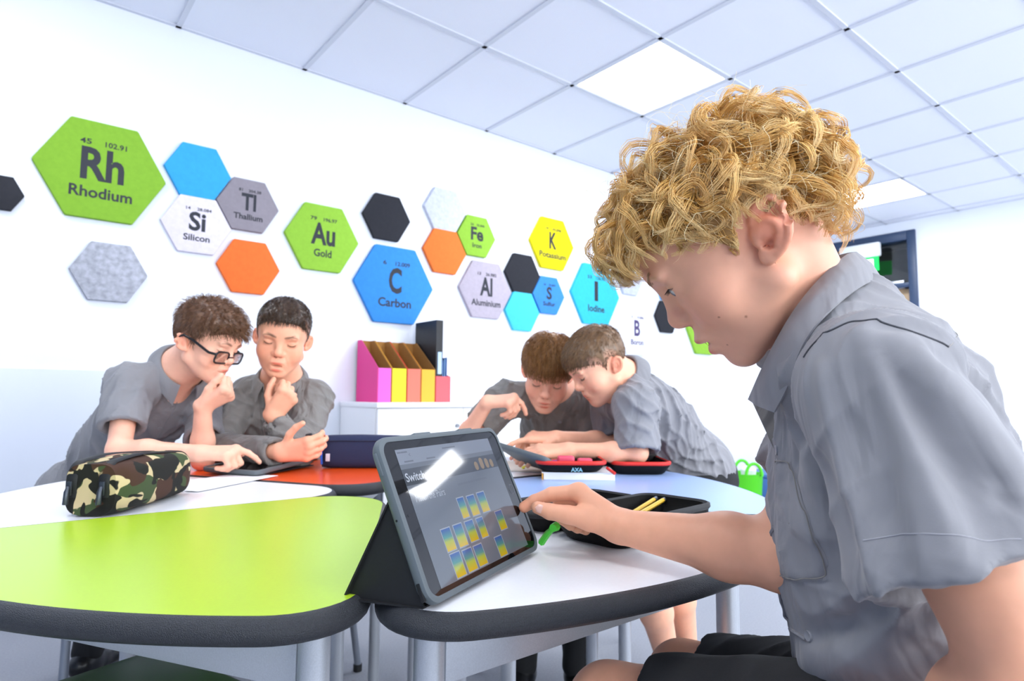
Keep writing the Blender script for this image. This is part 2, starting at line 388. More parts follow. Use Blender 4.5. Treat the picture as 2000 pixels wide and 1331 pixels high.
# ------------------------------------------------------------------ felt hexagons
m_ink = mat('dark print', '2a2d36', .7)
def felt(name, col, dark=None, sc=60): return mat(name, col, .95, noise=(sc, .10) if dark is None else (sc, 0, dark), bump=(300, .25, .001), spec=.2)
HEX = [  # left vertex, right vertex, material, label, (symbol, name, number, weight, ink)
 ((-52, 366), (48, 383), felt('charcoal felt', '33343a'), 'charcoal felt hexagon cut off by the left picture edge', None),
 ((61, 309), (325, 357), felt('green felt', '86b63c'), 'large green hexagon panel reading Rh Rhodium', ('Rh', 'Rhodium', '45', '102.91')),
 ((320, 322), (452, 347), felt('sky blue felt', '3fa9ef'), 'plain sky blue felt hexagon above the white silicon panel', None),
 ((423, 388), (545, 413), felt('mauve grey felt', '958f98'), 'mauve grey hexagon panel reading Tl Thallium', ('Tl', 'Thallium', '81', '204.38')),
 ((313, 429), (453, 449), felt('lilac white felt', 'e2dcea'), 'lilac white hexagon panel reading Si Silicon', ('Si', 'Silicon', '14', '28.084')),
 ((134, 524), (289, 539), felt('speckled grey felt', 'b9bcc8', '93969f', 45), 'speckled mid grey felt hexagon below the rhodium panel', None),
 ((423, 514), (547, 529), felt('orange felt', 'f4763a'), 'orange felt hexagon above the two boys on the left', None),
 ((556, 454), (701, 475), felt('lime felt', '95c746'), 'lime green hexagon panel reading Au Gold', ('Au', 'Gold', '79', '196.97')),
 ((709, 416), (802, 433), felt('charcoal felt', '33343a'), 'charcoal felt hexagon above the blue carbon panel', None),
 ((691, 548), (846, 565), felt('blue felt', '3f8fe0'), 'large blue hexagon panel reading C Carbon', ('C', 'Carbon', '6', '12.009')),
 ((829, 402), (910, 418), felt('pale grey felt', 'd3d8e6', 'bfc4d4', 60), 'pale grey felt hexagon touching the orange one beside iron', None),
 ((827, 484), (911, 498), felt('bright orange felt', 'f57d3c'), 'orange felt hexagon joined to the green iron panel', None),
 ((894, 455), (968, 468), felt('lime felt', '95c746'), 'small green hexagon panel reading Fe Iron', ('Fe', 'Iron', '26', '55.845')),
 ((1036, 469), (1121, 483), felt('yellow felt', 'f4e51f'), 'bright yellow hexagon panel reading K Potassium', ('K', 'Potassium', '19', '39.098')),
 ((897, 561), (999, 572), felt('light mauve felt', 'b9b1bf'), 'light mauve hexagon panel reading Al Aluminium', ('Al', 'Aluminium', '13', '26.982')),
 ((987, 530), (1055, 540), felt('charcoal felt', '33343a'), 'charcoal felt hexagon beside the blue sulfur panel', None),
 ((1041, 572), (1103, 582), felt('mid blue felt', '4590de'), 'small blue hexagon panel reading S Sulfur', ('S', 'Sulfur', '16', '32.059')),
 ((987, 604), (1054, 613), felt('cyan felt', '4fcdea'), 'plain cyan felt hexagon below the charcoal one by sulfur', None),
 ((1116, 570), (1210, 581), felt('turquoise felt', '3fc4e4'), 'turquoise hexagon panel reading I Iodine', ('I', 'Iodine', '53', '126.90')),
 ((1207, 540), (1256, 548), felt('pale grey felt', 'd3d8e6', 'bfc4d4', 60), 'pale grey felt hexagon just right of iodine', None),
 ((1259, 510), (1296, 516), felt('mid blue felt', '4590de'), 'blue felt hexagon mostly hidden behind the blond boy', None),
 ((1208, 643), (1279, 650), felt('white felt', 'f6f8ff'), 'white hexagon panel reading B Boron', ('B', 'Boron', '5', '10.806')),
 ((1281, 617), (1325, 622), felt('charcoal felt', '33343a'), 'charcoal felt hexagon behind the blond boy\'s nose', None),
 ((1284, 557), (1324, 562), felt('sky blue felt', '3fa9ef'), 'sky blue felt hexagon behind the blond boy\'s eye', None),
 ((1343, 640), (1408, 648), felt('lime felt', '95c746'), 'green felt hexagon behind the blond boy\'s lips', None),
]
TH = .026
for (a, c, m, lab, tx) in HEX:
    A = on_y(*a, WALL_Y-TH); B = on_y(*c, WALL_Y-TH); cx = (A[0]+B[0])/2; cz = (A[2]+B[2])/2; R = (B[0]-A[0])/2
    pts = fillet([(R*math.cos(k*PI/3), R*math.sin(k*PI/3)) for k in range(6)], R*.05, 3)
    Mx = np.array([[1, 0, 0], [0, 0, -1], [0, 1, 0]], float)        # x right, z up, outwards -y
    root = thing('hexagon_panel', lab, 'wall panel', (cx, WALL_Y, cz), 'felt hexagons on the wall')
    MB().prism(pts, 0, TH, Mx).build('felt_board', m, root, bevel=.004, seg=2)
    if tx:
        s, nm, n1, n2 = tx; ink = m_ink if s != 'B' else mat('violet print', '4b3f6b', .7); o = lambda x, z: V3(x*R, -TH-.0003, z*R)
        cw = lambda t, k: sum(.45 if c in 'lI1i.' else (1.35 if c == 'm' else 1) for c in t)*k*R
        text_obj('symbol', s, R*.78, Mx, o(0, -.17), ink, root, bold=.03, width=cw(s, .325))
        text_obj('element_name', nm, R*.27, Mx, o(0, -.50), ink, root, bold=.022, width=cw(nm, .138))
        text_obj('atomic_number', n1, R*.13, Mx, o(-.27, .44), ink, root, bold=.02, width=cw(n1, .085))
        text_obj('atomic_weight', n2, R*.13, Mx, o(.18, .44), ink, root, bold=.02, width=cw(n2, .075))
# ------------------------------------------------------------------ six wedge tables around one centre
TOP = CAM_Z-.204; TC = V3(.653, 1.198, 0); RAD = .763
m_edge = mat('speckled charcoal edging', '34373d', .34, noise=(1100, 0, '1a1c20'), bump=(1000, .9, .0016))
m_leg = mat('silver grey table leg', 'c2c7cf', .36, .45, noise=(700, .12))
m_foot = mat('black rubber foot', '1c1d20', .6)
def top_mat(n, c): return mat(n, c, .28, noise=(260, .03), bump=(700, .04, .0004))
def wedge_outline(a0, a1, rad, gap, tip, corner):
    """outline of a circle sector, sides pulled in by gap, corners rounded"""
    d0 = V3(math.cos(a0), math.sin(a0))[:2] if False else np.array([math.cos(a0), math.sin(a0)]); d1 = np.array([math.cos(a1), math.sin(a1)])
    n0 = np.array([-d0[1], d0[0]]); n1 = np.array([d1[1], -d1[0]]); mid = nrm(d0+d1)
    ap = mid*gap/math.sin((a1-a0)/2)
    def hit(d, n):      # where the shifted side meets the arc
        p = n*gap; t = math.sqrt(rad*rad-p@p); return p+d*t
    s = hit(d0, n0); e = hit(d1, n1); b0 = math.atan2(s[1], s[0]); b1 = b0+((math.atan2(e[1], e[0])-b0) % (2*PI))
    arc = [np.array([rad*math.cos(b0+(b1-b0)*k/24), rad*math.sin(b0+(b1-b0)*k/24)]) for k in range(25)]
    c = corner/rad
    # corner circles tangent to arc and side
    def corner_arc(d, n, first):
        rc = corner; p = n*(gap+rc); t = math.sqrt((rad-rc)**2-p@p); cc = p+d*t
        ang_arc = math.atan2(cc[1], cc[0]); ang_side = math.atan2(-n[1], -n[0])
        dl = (ang_arc-ang_side+PI) % (2*PI)-PI
        q = [cc+rc*np.array([math.cos(ang_side+dl*k/10), math.sin(ang_side+dl*k/10)]) for k in range(11)]
        return q, ang_arc
    q0, g0 = corner_arc(d0, n0, True); q1, g1 = corner_arc(d1, n1, False)
    g1 = g0+((g1-g0) % (2*PI))
    arc = [rad*np.array([math.cos(g0+(g1-g0)*k/28), math.sin(g0+(g1-g0)*k/28)]) for k in range(1, 28)]
    tipc = mid*(tip+gap)/math.sin((a1-a0)/2); t0 = math.atan2(-n1[1], -n1[0]); t1 = math.atan2(-n0[1], -n0[0]); dl = (t1-t0+PI) % (2*PI)-PI
    tp = [tipc+tip*np.array([math.cos(t0+dl*k/14), math.sin(t0+dl*k/14)]) for k in range(15)]
    return q0+arc+q1[::-1]+tp
def offset_ring(pts, d):
    n = len(pts); out = []
    for i in range(n):
        t = nrm(pts[(i+1) % n]-pts[i-1]); out.append(pts[i]+np.array([t[1], -t[0]])*d)
    return out
def wedge_table(deg, top, label, lift=0.):
    a0 = math.radians(deg); a1 = a0+PI/3
    t = thing('wedge_table', label, 'table', (TC[0], TC[1], lift), 'wedge tables pushed into a ring')
    pl = wedge_outline(a0, a1, RAD, .0115, .10, .075)
    MB().prism(pl, TOP-.020, TOP).build('table_top', top, t)
    prof = [(0, .0002), (.004, -.0012), (.0075, -.005), (.0098, -.011), (.0098, -.016), (.0075, -.022), (.004, -.0255), (0, -.027)]
    # the outer rim is a fatter bullnose than the straight sides
    rings = []
    for (d, z) in prof: rings.append([V3(p[0], p[1], TOP+z) for p in offset_ring(pl, d)])
    rings.append([V3(p[0], p[1], TOP-.027) for p in offset_ring(pl, -.03)])
    rings = [list(r) for r in rings]
    MB().loft(rings, cap=False).build('edge_band', m_edge, t, smooth=True, angle=60)
    mid = (a0+a1)/2; legs = []
    for r_, da in ((.668, -.435), (.668, .435), (.25, 0)):
        legs.append(V3(r_*math.cos(mid+da), r_*math.sin(mid+da), 0))
    for p in legs:
        lg = MB().tube([p+V3(0, 0, .022), p+V3(0, 0, TOP-.027)], .0165, 24).build('leg', m_leg, t, smooth=True, angle=50)
        MB().tube([p-V3(0, 0, lift), p+V3(0, 0, .006), p+V3(0, 0, .022), p+V3(0, 0, .026)], [.0165, .019, .019, .0168], 20).build('foot', m_foot, lg, smooth=True, angle=50)
    for i in range(3):
        p, q = legs[i], legs[(i+1) % 3]; d = nrm(q-p); n = V3(-d[1], d[0], 0); w = .009
        z1 = TOP-.0275; z0 = z1-.078
        rr = MB()
        a, e = p+d*.0155, q-d*.0155
        rr.add([a-n*w+V3(0, 0, z0), a+n*w+V3(0, 0, z0), a+n*w+V3(0, 0, z1), a-n*w+V3(0, 0, z1), e-n*w+V3(0, 0, z0), e+n*w+V3(0, 0, z0), e+n*w+V3(0, 0, z1), e-n*w+V3(0, 0, z1)], [(3, 2, 1, 0), (4, 5, 6, 7), (0, 1, 5, 4), (1, 2, 6, 5), (2, 3, 7, 6), (3, 0, 4, 7)])
        rr.build('apron_rail', m_leg, t, bevel=.002)
    return t
m_green = top_mat('lime green laminate', 'b0d22e'); m_white = top_mat('white laminate', 'f1f2f6'); m_orange = top_mat('orange laminate', 'f0540f'); m_blue = top_mat('pale blue laminate', 'a4bfee')
wedge_table(180, m_green, 'lime green wedge table in the left foreground', .0045)
wedge_table(240, m_white, 'white wedge table in front of the blond boy under the propped tablet')
wedge_table(300, m_blue, 'pale blue wedge table under the open red trimmed case')
wedge_table(0, m_white, 'white wedge table behind the blue one, in front of the two boys leaning together')
wedge_table(60, m_orange, 'orange wedge table under the navy pencil case')
wedge_table(120, m_white, 'white wedge table under the camouflage pencil case')
# ------------------------------------------------------------------ things on and around the tables
m_case = mat('grey rubber tablet case', '5c656a', .55, bump=(500, .1, .0004)); m_blk = mat('black plastic', '141517', .4); m_cover = mat('black folding cover', '0f1012', .6, bump=(400, .2, .0005))
m_glassy = mat('black tablet glass', '0b0c0e', .03, spec=.5)
m_disp = mat('tablet display grey', '545a62', .05, emit=('8d939c', .05))
def disp(n, c, e=.10): return mat('display '+n, c, .05, emit=(c, e))
def grad_mat():
    m = mat('display card gradient', '3a6aa8', .05); nt = m.node_tree; N = nt.nodes; L = nt.links
    tc = N.new('ShaderNodeTexCoord'); sp = N.new('ShaderNodeSeparateXYZ'); cr = N.new('ShaderNodeValToRGB')
    L.new(tc.outputs['Generated'], sp.inputs[0]); L.new(sp.outputs['Z'], cr.inputs[0])
    e = cr.color_ramp.elements; e[0].position = .05; e[0].color = srgb('b39413'); e[1].position = .95; e[1].color = srgb('2a4d85')
    k = e.new(.42); k.color = srgb('8f9a35'); k = e.new(.6); k.color = srgb('3f7a74')
    b = N['Principled BSDF']; L.new(cr.outputs[0], b.inputs['Base Color']); L.new(cr.outputs[0], b.inputs['Emission Color']); b.inputs['Emission Strength'].default_value = .05
    return m
def tablet(root, O, u, w, n, W_=.255, H_=.168, detail=True):
    """case lower left corner O, u = right, w = up the screen, n = out of the screen"""
    M = frame(u, w, n); T = .013
    q = lambda pts: [(p[0]+W_/2, p[1]+H_/2) for p in pts]
    outer = q(rrect(W_, H_, .017, 8)); lip = q(rrect(W_-.011, H_-.011, .013, 8)); mid = q(rrect(W_+.001, H_+.001, .0175, 8))
    rings = []
    for pts, z in ((q(rrect(W_-.012, H_-.012, .014, 8)), -T), (q(rrect(W_-.003, H_-.003, .0165, 8)), -T+.0015), (mid, -T+.005), (mid, -.003), (outer, -.0008), (q(rrect(W_-.004, H_-.004, .016, 8)), .0002), (lip, -.0002), (lip, -.0022)):
        rings.append([O+M @ V3(p[0], p[1], z) for p in pts])
    MB().loft(rings).build('case_shell', m_case, root, smooth=True, angle=50)
    gl = MB().prism(q(rrect(W_-.0112, H_-.0112, .0128, 8)), -.0021, -.0012, M, O).build('glass', m_glassy, root)
    return M, gl
A0 = on_z(843, 1200, TOP); B0 = on_z(1060, 1078, TOP); tu = nrm(B0-A0); tb = V3(-tu[1], tu[0], 0); LEAN = math.radians(24.5)
tw = V3(0, 0, 1)*math.cos(LEAN)+tb*math.sin(LEAN); tn = -tb*math.cos(LEAN)+V3(0, 0, 1)*math.sin(LEAN)
# the case is 13 mm thick, so its lower back edge rests on the table
O = A0+V3(0, 0, .0062)-tb*.0
tab = thing('tablet', 'tablet in grey rubber case propped on its black cover, green boy-matching cards on screen', 'tablet', (0, 0, 0))
tab['label'] = 'grey cased tablet propped upright showing yellow and blue cards, blond boy touching it'
M, gl = tablet(tab, O, tu, tw, tn)
def flat(name, u0, w0, u1, w1, m, z, parent):       # a rectangle printed on the display
    return MB().box((u0, w0, z-.00008), (u1, w1, z), M, O).build(name, m, parent)
zd = -.00105
ds = flat('display', .0245, .0105, .2265, .1535, m_disp, zd, tab)
flat('browser_bar', .0245, .137, .2265, .1535, disp('bar', '6e747e', .06), zd+.0001, ds)
flat('title_band', .0245, .1145, .2265, .132, disp('band', '3b4047', .04), zd+.0001, ds)
flat('page_panel', .0245, .0105, .2265, .1145, disp('panel', '5a6068', .05), zd+.00005, ds)
text_obj('page_title', 'Switche', .0130, M, O+M @ V3(.027, .1185, zd+.0002), disp('white', 'a4a9b1', .05), ds, 1, .012, 'LEFT', .00003)
text_obj('page_heading', 'Match the Pairs', .0112, M, O+M @ V3(.031, .0965, zd+.0002), disp('pale', '8f949c', .08), ds, .8, .0, 'LEFT', .00003)
for k_, (a_, b_) in enumerate(((.118, .140), (.142, .158), (.160, .186))): flat('text_line', a_, .1028, b_, .1052, disp('dim', '565b63', .05), zd+.0002, ds)   # print too small to read
for a_, b_, w_ in ((.027, .033, .1492), (.0335, .044, .1492), (.034, .050, .1388), (.075, .092, .1388), (.112, .140, .1478)): flat('text_line', a_, w_, b_, w_+.0016, disp('dim', '565b63', .05), zd+.0002, ds)
text_obj('back_arrow', '<', .007, M, O+M @ V3(.045, .144, zd+.0002), disp('dim', '565b63', .05), ds, .9, .0, 'LEFT', .00003)
sk = disp('tan', '7d6a52', .05)
for k, (x, y, r) in enumerate(((.173, .122, .0042), (.187, .1255, .0045), (.2, .124, .0042), (.212, .122, .004))):
    MB().prism(fillet([(x-r, .1155), (x+r, .1155), (x+r, y+r), (x-r, y+r)], r*.9, 4), zd+.0001, zd+.0002, M, O).build('drawn_figure', sk, ds)
m_grad = grad_mat(); m_cf = disp('card frame', '848a92', .1)
CARDS = [(.105, .0665, .1185, .089), (.1262, .0656, .1421, .0883), (.1502, .0657, .1668, .0887), (.1756, .0393, .1918, .0615), (.0556, .0398, .0725, .0626), (.0798, .0392, .0965, .0626), (.104, .0399, .1207, .0621), (.129, .0394, .1431, .0613), (.0566, .0124, .0745, .0363), (.0805, .0125, .0987, .0349), (.104, .0128, .1215, .0345), (.1535, .0121, .1702, .0341)]
for c in CARDS:
    k = flat('card_frame', c[0]-.0012, c[1]-.0012, c[2]+.0012, c[3]+.0012, m_cf, zd+.0001, tab)
    g = flat('card_picture', *c, m_grad, zd+.0002, k)
hb = MB()
hb.lathe([(.0056, 0), (.0056, .0002), (.0068, .0002), (.0068, 0)], 24, O+M @ V3(.239, .082, -.0012), M); hb.build('home_button', mat('silver ring', '4a4f56', .35, .5), tab)
MB().lathe([(0, .0002), (.0014, .0002), (.0014, 0)], 12, O+M @ V3(.0125, .086, -.0012), M).build('front_camera', mat('dark lens', '050608', .1), tab)
MB().lathe([(0, .0004), (.0012, .0004), (.0012, -.001)], 12, O+M @ V3(-.0004, .085, -.007), frame(tn, tw, -tu)).build('edge_port', m_blk, tab)
for (x, y, a, b) in ((-.0012, .13, .004, .024), (-.0012, .006, .0035, .018)):   # side buttons and corner port
    MB().box((x, y, -.0095), (x+.003, y+b, -.0045), M, O).build('side_button', m_case if y > .1 else m_blk, tab, bevel=.0012)
for x in (.07, .165): MB().box((x, .1665, -.0122), (x+.032, .1705, -.0015), M, O).build('top_ridge', m_case, tab, bevel=.0018)
# folded cover behind the tablet, a black triangle that props it
hinge = O+M @ V3(0, .105, -.0135); base = V3(O[0], O[1], TOP+.002)+tb*.098
cv = MB(); q = tu*.006; e = tu*.246
lo_ = O+M @ V3(0, .004, -.0135)
nn = nrm(np.cross(tu, base-hinge))*.002
a1, a2, b1, b2 = hinge+q, hinge+e, base+q-tu*.012, base+e
cv.add([a1, a2, b2, b1, a1+nn, a2+nn, b2+nn, b1+nn], [(0, 1, 2, 3), (7, 6, 5, 4), (0, 4, 5, 1), (2, 6, 7, 3), (1, 5, 6, 2), (0, 3, 7, 4)])
c1, c2 = V3(O[0], O[1], TOP+.0016)+q+tb*.014, V3(O[0], O[1], TOP+.0016)+e+tb*.014
up = V3(0, 0, .0016); b3, b4 = base+q-tu*.012-V3(0, 0, .0004), base+e-V3(0, 0, .0004)
cv.add([c1, c2, b4, b3, c1-up, c2-up, b4-up, b3-up], [(0, 1, 2, 3), (7, 6, 5, 4), (0, 4, 5, 1), (2, 6, 7, 3), (1, 5, 6, 2), (0, 3, 7, 4)])
cv.build('folding_cover', m_cover, tab)
MB().add([a1+q*.3, c1+q*.3, b3+q*.3+tu*.004, a1+q*.5+tu*.001, c1+q*.5+tu*.001, b3+q*.5+tu*.005], [(0, 1, 2), (5, 4, 3), (0, 3, 4, 1), (1, 4, 5, 2), (2, 5, 3, 0)]).build('cover_gusset', m_cover, tab)

# tablet lying on the orange table in front of the two boys on the left
t2 = thing('tablet', 'grey cased tablet lying flat on the orange table under a pointing finger', 'tablet')
l = nrm(V3(.83, .53, .06)); s_ = nrm(V3(-.70, .72, .0)); nz = nrm(np.cross(l, s_)); s_ = np.cross(nz, l)
tablet(t2, V3(.487, 1.556, TOP+.0162), l, s_, nz, .245, .17)
MB().box((.02, .01, -.0195), (.235, .16, -.0165), frame(l*V3(1, 1, .15), s_, nz), V3(.487, 1.556, TOP+.0207)).build('folded_cover', m_cover, t2, bevel=.001)
# tablet tilted up between the two boys on the right
t3 = thing('tablet', 'grey cased tablet tilted up between the two boys leaning together', 'tablet')
pA = at(968, 862, 1.60); pB = at(1040, 884, 1.51); l = nrm(pB-pA); s_ = nrm(CF*.90-CU*.30); s_ = nrm(s_-l*(s_@l)); nz = np.cross(l, s_)
tablet(t3, pA, l, s_, nz, .175, .125)
# paper sheets
m_paper = mat('white paper', 'f3f2f6', .8)
pr = MB()
for k, (x, y, a) in enumerate(((.40, 1.585, .55), (.415, 1.57, .62))):
    c, s = math.cos(a), math.sin(a); pr.box((-.13, -.06, 0), (.13, .06, .0007), [[c, -s, 0], [s, c, 0], [0, 0, 1]], (x-.02, y-.045, TOP+.0008+.001*k))
tag(pr.build('paper_sheets', m_paper), 'loose white paper sheets beside the camouflage pencil case', 'paper')
wk = thing('worksheet', 'pale printed worksheet with a yellow curve under the tilted tablet', 'paper', (1.17, 1.33, TOP))
MB().box((-.11, -.10, .0005), (.13, .12, .0016), rotz_ := np.array([[.8, -.6, 0], [.6, .8, 0], [0, 0, 1]])).build('sheet', mat('cream paper', 'e6e4dc', .8), wk)
MB().tube([rotz_ @ V3(.06*math.cos(g)-.02, .05*math.sin(g)-.02, .002) for g in np.linspace(-.6, 2.2, 14)], .0035, 6).build('yellow_curve', mat('yellow print', 'd9d23a', .7), wk)

# camouflage pencil case
def camo_mat():
    m = mat('camouflage cloth', 'c9b58a', .9, bump=(900, .2, .0006)); nt = m.node_tree; N = nt.nodes; L = nt.links
    tc = N.new('ShaderNodeTexCoord'); prev = None; b = N['Principled BSDF']
    for k, (c, sc, th) in enumerate((('3d4c2b', 15, .50), ('43291b', 17, .53), ('12120c', 16, .535))):
        mp = N.new('ShaderNodeMapping'); mp.inputs['Location'].default_value = (3.1*k+.4, 1.7*k, 5.3*k); mp.inputs['Scale'].default_value = (.8, 1.15, 1.15)
        n = N.new('ShaderNodeTexNoise'); n.inputs['Scale'].default_value = sc*1.25; n.inputs['Detail'].default_value = 1.4; n.inputs['Distortion'].default_value = .7
        L.new(tc.outputs['Object'], mp.inputs[0]); L.new(mp.outputs[0], n.inputs['Vector'])
        gt = N.new('ShaderNodeMapRange'); gt.inputs[1].default_value = th-.005; gt.inputs[2].default_value = th+.005; L.new(n.outputs['Fac'], gt.inputs[0])
        mx = N.new('ShaderNodeMix'); mx.data_type = 'RGBA'; mx.inputs[7].default_value = srgb(c)
        if prev is None: mx.inputs[6].default_value = srgb('cbb78d')
        else: L.new(prev, mx.inputs[6])
        L.new(gt.outputs[0], mx.inputs[0]); prev = mx.outputs[2]
    L.new(prev, b.inputs['Base Color']); return m
def soft_case(root, name, m, L_, w, h, ex=4.0, n=26, k=28, puff=.06):
    """soft rounded pencil case along local x"""
    rings = []
    for i in range(n+1):
        t = -1+2*i/n; x = L_/2*math.copysign(abs(t)**.8, t); e = (1-min(1, abs(t))**7)**(1/3.2) if abs(t) < 1 else 0.02
        e = max(e, .72 if abs(t) > .98 else e); ring = []
        for j in range(k):
            g = 2*PI*j/k; c, s = math.cos(g), math.sin(g)
            y = w/2*e*math.copysign(abs(c)**(2/ex), c); z = h/2*(.90+.10*e)*math.copysign(abs(s)**(2/ex), s)
            if s > 0: z *= 1+puff*math.sin(7*x/L_+2)*math.cos(3*y/w)
            ring.append(V3(x, y, h/2+z))
        rings.append(ring)
    return MB().loft(rings).build(name, m, root, smooth=True, angle=70)
m_zip = mat('black zip tape', '121316', .6); m_pull = mat('dark metal zip pull', '4a4f58', .35, .7)
cm = thing('pencil_case', 'green and brown camouflage pencil case on the left white table', 'pencil case', (0.199, 1.329, TOP+.0005), 'pencil cases', math.atan2(.80, .62))
soft_case(cm, 'case_body', camo_mat(), .245, .112, .088, 3.4)
for y in (-.022, .03):
    pth = [V3(-.1225, y, .03), V3(-.1245, y, .06), V3(-.112, y, .083), V3(-.09, y, .0885), V3(-.03, y, .092), V3(.05, y, .088), V3(.11, y, .084)]
    sp = spline(pth, 30); zb = MB()
    zb.loft([[p+V3(0, d, 0)+nrm(V3(-1 if i < 6 else -.15, 0, .25 if i < 6 else 1))*o_ for d, o_ in ((-.009, -.001), (-.006, .0012), (.006, .0012), (.009, -.001))] for i, p in enumerate(sp)], cap=False, closed=False)
    zz = zb.build('zip', m_zip, cm, smooth=True)
    pl = MB(); px0 = V3(-.1275, y, .045)
    pl.box((-.0025, -.004, -.010), (.0015, .004, .012), None, px0); pl.tube([px0+V3(-.003, 0, .004), px0+V3(-.007, 0, -.004), px0+V3(-.008, 0, -.024)], [.003, .004, .0045], 8)
    pl.build('zip_pull', m_pull, zz, bevel=.001)
# navy pencil case
nv = thing('pencil_case', 'navy blue pencil case with white tab on the orange table', 'pencil case', (.785, 1.605, TOP+.0005), 'pencil cases', -.62)
m_nv = mat('navy canvas', '232b4d', .85, noise=(500, .15), bump=(800, .3, .0006))
soft_case(nv, 'case_body', m_nv, .215, .075, .088, 3.6, puff=.02)
MB().tube(spline([V3(-.1075*.985, y, z) for y, z in ((-.03, .012), (-.036, .05), (-.022, .082), (0, .087), (.022, .082))], 20), .0028, 8).build('blue_piping', mat('bright blue zip', '2d6be0', .5), nv, smooth=True)
MB().tube(spline([V3(-.104, -.034, .070), V3(-.08, -.0372, .074), V3(0, -.0378, .074), V3(.09, -.036, .074)], 16), .0014, 6).build('seam', mat('dark navy seam', '171c33', .8), nv)
MB().box((-.094, -.0392, .02), (-.083, -.0362, .04)).build('cloth_tab', mat('white cloth tab', 'd9d6e2', .8), nv, bevel=.0006)

# hard black pencil case, opened, on the near white table
m_eva = mat('black moulded case', '060607', .75, bump=(350, .35, .0008), spec=.25); m_mesh = mat('black mesh', '24261f', .8)
def tray(root, name, c, ax, L_, w, h, m, rim=None, rimname='zip_rim', t=.006, cr=.03, flare=.86):
    ax = nrm(ax); ay = V3(-ax[1], ax[0], 0); Mx = frame(ax, ay, (0, 0, 1)); rings = []
    for sc, z, ins in ((flare*.93, 0, 0), (flare, .004, 0), (1, h*.7, 0), (1, h, 0), (1, h, t), (1, h*.7, t), (flare, .006, t), (flare*.9, .0055, t)):
        rings.append([c+Mx @ V3(p[0], p[1], z) for p in rrect((L_-2*ins)*sc, (w-2*ins)*sc, cr*sc-ins*.5, 6)])
    MB().loft(rings).build(name, m, root, smooth=True, angle=60)
    if rim: MB().loft([[c+Mx @ V3(p[0], p[1], z) for p in rrect(L_+2*o_, w+2*o_, cr+o_, 6)] for o_, z in ((-.004, h-.001), (-.001, h+.0028), (.0026, h+.0015), (.0032, h-.004), (.001, h-.0068))]+[], cap=False).build(rimname, rim, root, smooth=True, angle=70)
    return Mx
hc = thing('pencil_case', 'black hard shell pencil case lying open behind the reaching hand', 'pencil case', (0, 0, 0), 'pencil cases')
axh = nrm(V3(.62, .02, 0)*V3(1, 1, 0)+V3(.16, -.10, 0)*0)
cA = V3(.742, .620, TOP); axh = nrm(V3(1, .08, 0)); Mh = tray(hc, 'lower_shell', cA, axh, .25, .125, .038, m_eva, m_zip)
cB = cA+Mh @ V3(0, .134, 0); tray(hc, 'lid_shell', cB, axh, .25, .12, .030, m_eva, m_zip)
MB().box((-.11, -.045, .027), (.0, .045, .0285), Mh, cB).build('mesh_pocket', m_mesh, hc)
ym = MB()
for i in range(9):
    for j in range(4): ym.box((-.092+.0055*i, -.03+.006*j, .0285), (-.0885+.0055*i, -.0262+.006*j, .0292), Mh, cB)
ym.build('yellow_mesh_print', mat('yellow mesh print', 'c9c22e', .7), hc)
gz = MB(); zp = cA+Mh @ V3(-.1285, .025, .034)
zp = on_z(1082, 1031, TOP+.036); zq = on_z(1057, 1061, TOP+.012); gz.tube([zp+tu*.007, zp-tu*.004], [.006, .005], 8); gz.tube([zp, zp*.5+zq*.5+V3(0, 0, .002), zq], [.0032, .0042, .0046], 6)
gz.build('zip_pull', mat('bright green zip pull', '4ccc3c', .45), hc, smooth=True)
for k, (x, y) in enumerate(((.075, .030), (.080, .016))):
    p0 = cA+Mh @ V3(x-.10, y-.01, .012+.004*k); p1 = cA+Mh @ V3(x+.045, y+.01, .034)
    d = nrm(p1-p0); pn = thing('pencil', ['yellow pencil resting in the black open case', 'second yellow pencil lying nearer in the black open case'][k], 'pencil', (0, 0, 0), 'pencils in the black case')
    MB().tube([p0, p1-d*.012], .0035, 6).build('barrel', mat('yellow pencil paint', 'e6b92a', .4), pn); MB().tube([p1-d*.012, p1], [.0036, .0034], 8).build('ferrule', mat('steel ferrule', 'a7adb4', .3, .9), pn)
# black case with red zip on the blue table, lying open on a white book
bk = thing('book', 'white book with colourful spine under the red trimmed case', 'book', tuple(on_z(1128, 932, TOP)), None, -.72)
MB().box((-.085, -.06, .0), (.085, .06, .016)).build('page_block', mat('book pages', 'f6f4f2', .8), bk, bevel=.001)
MB().box((-.089, -.062, .016), (.087, .062, .0175)).build('cover_board', mat('white book cover', 'f1f3f7', .5), bk)
MB().box((-.089, -.0622, .0), (-.0862, .062, .016)).build('spine', mat('orange book spine', 'd99b3f', .5), bk)
rc = thing('pencil_case', 'black pencil case with bright red zip lying open on the blue table', 'pencil case', (0, 0, 0), 'pencil cases')
m_red = mat('red zip rim', 'd8281e', .55); axr = nrm(CR*V3(1, 1, 0)+CF*V3(1, 1, 0)*.02)
cC = on_z(1108, 914, TOP+.018); cD = on_z(1238, 919, TOP)
Mr = tray(rc, 'left_shell', cC, axr, .165, .235, .026, m_eva, m_red, cr=.035); tray(rc, 'right_shell', cD, axr, .150, .235, .032, m_eva, m_red, cr=.035)
text_obj('case_print', 'AXA', .013, frame(axr, (0, 0, 1), -np.cross(axr, (0, 0, 1))*-1), cC-Mr @ V3(-.01, .1165, -.004), mat('cyan case print', '7fb2c2', .5), rc, 1, .03, 'CENTER', .0004)
MB().tube([cC+Mr @ V3(.083, -.10, .012), cC+Mr @ V3(.1, -.118, .0)], [.003, .004], 6).build('zip_pull', m_red, rc, smooth=True)
def loose(name, label, cat, mb, m, group='things in the red case', **k): return tag(mb.build(name, m, None, **k), label, cat, group)
e0 = cC+V3(0, 0, .018)
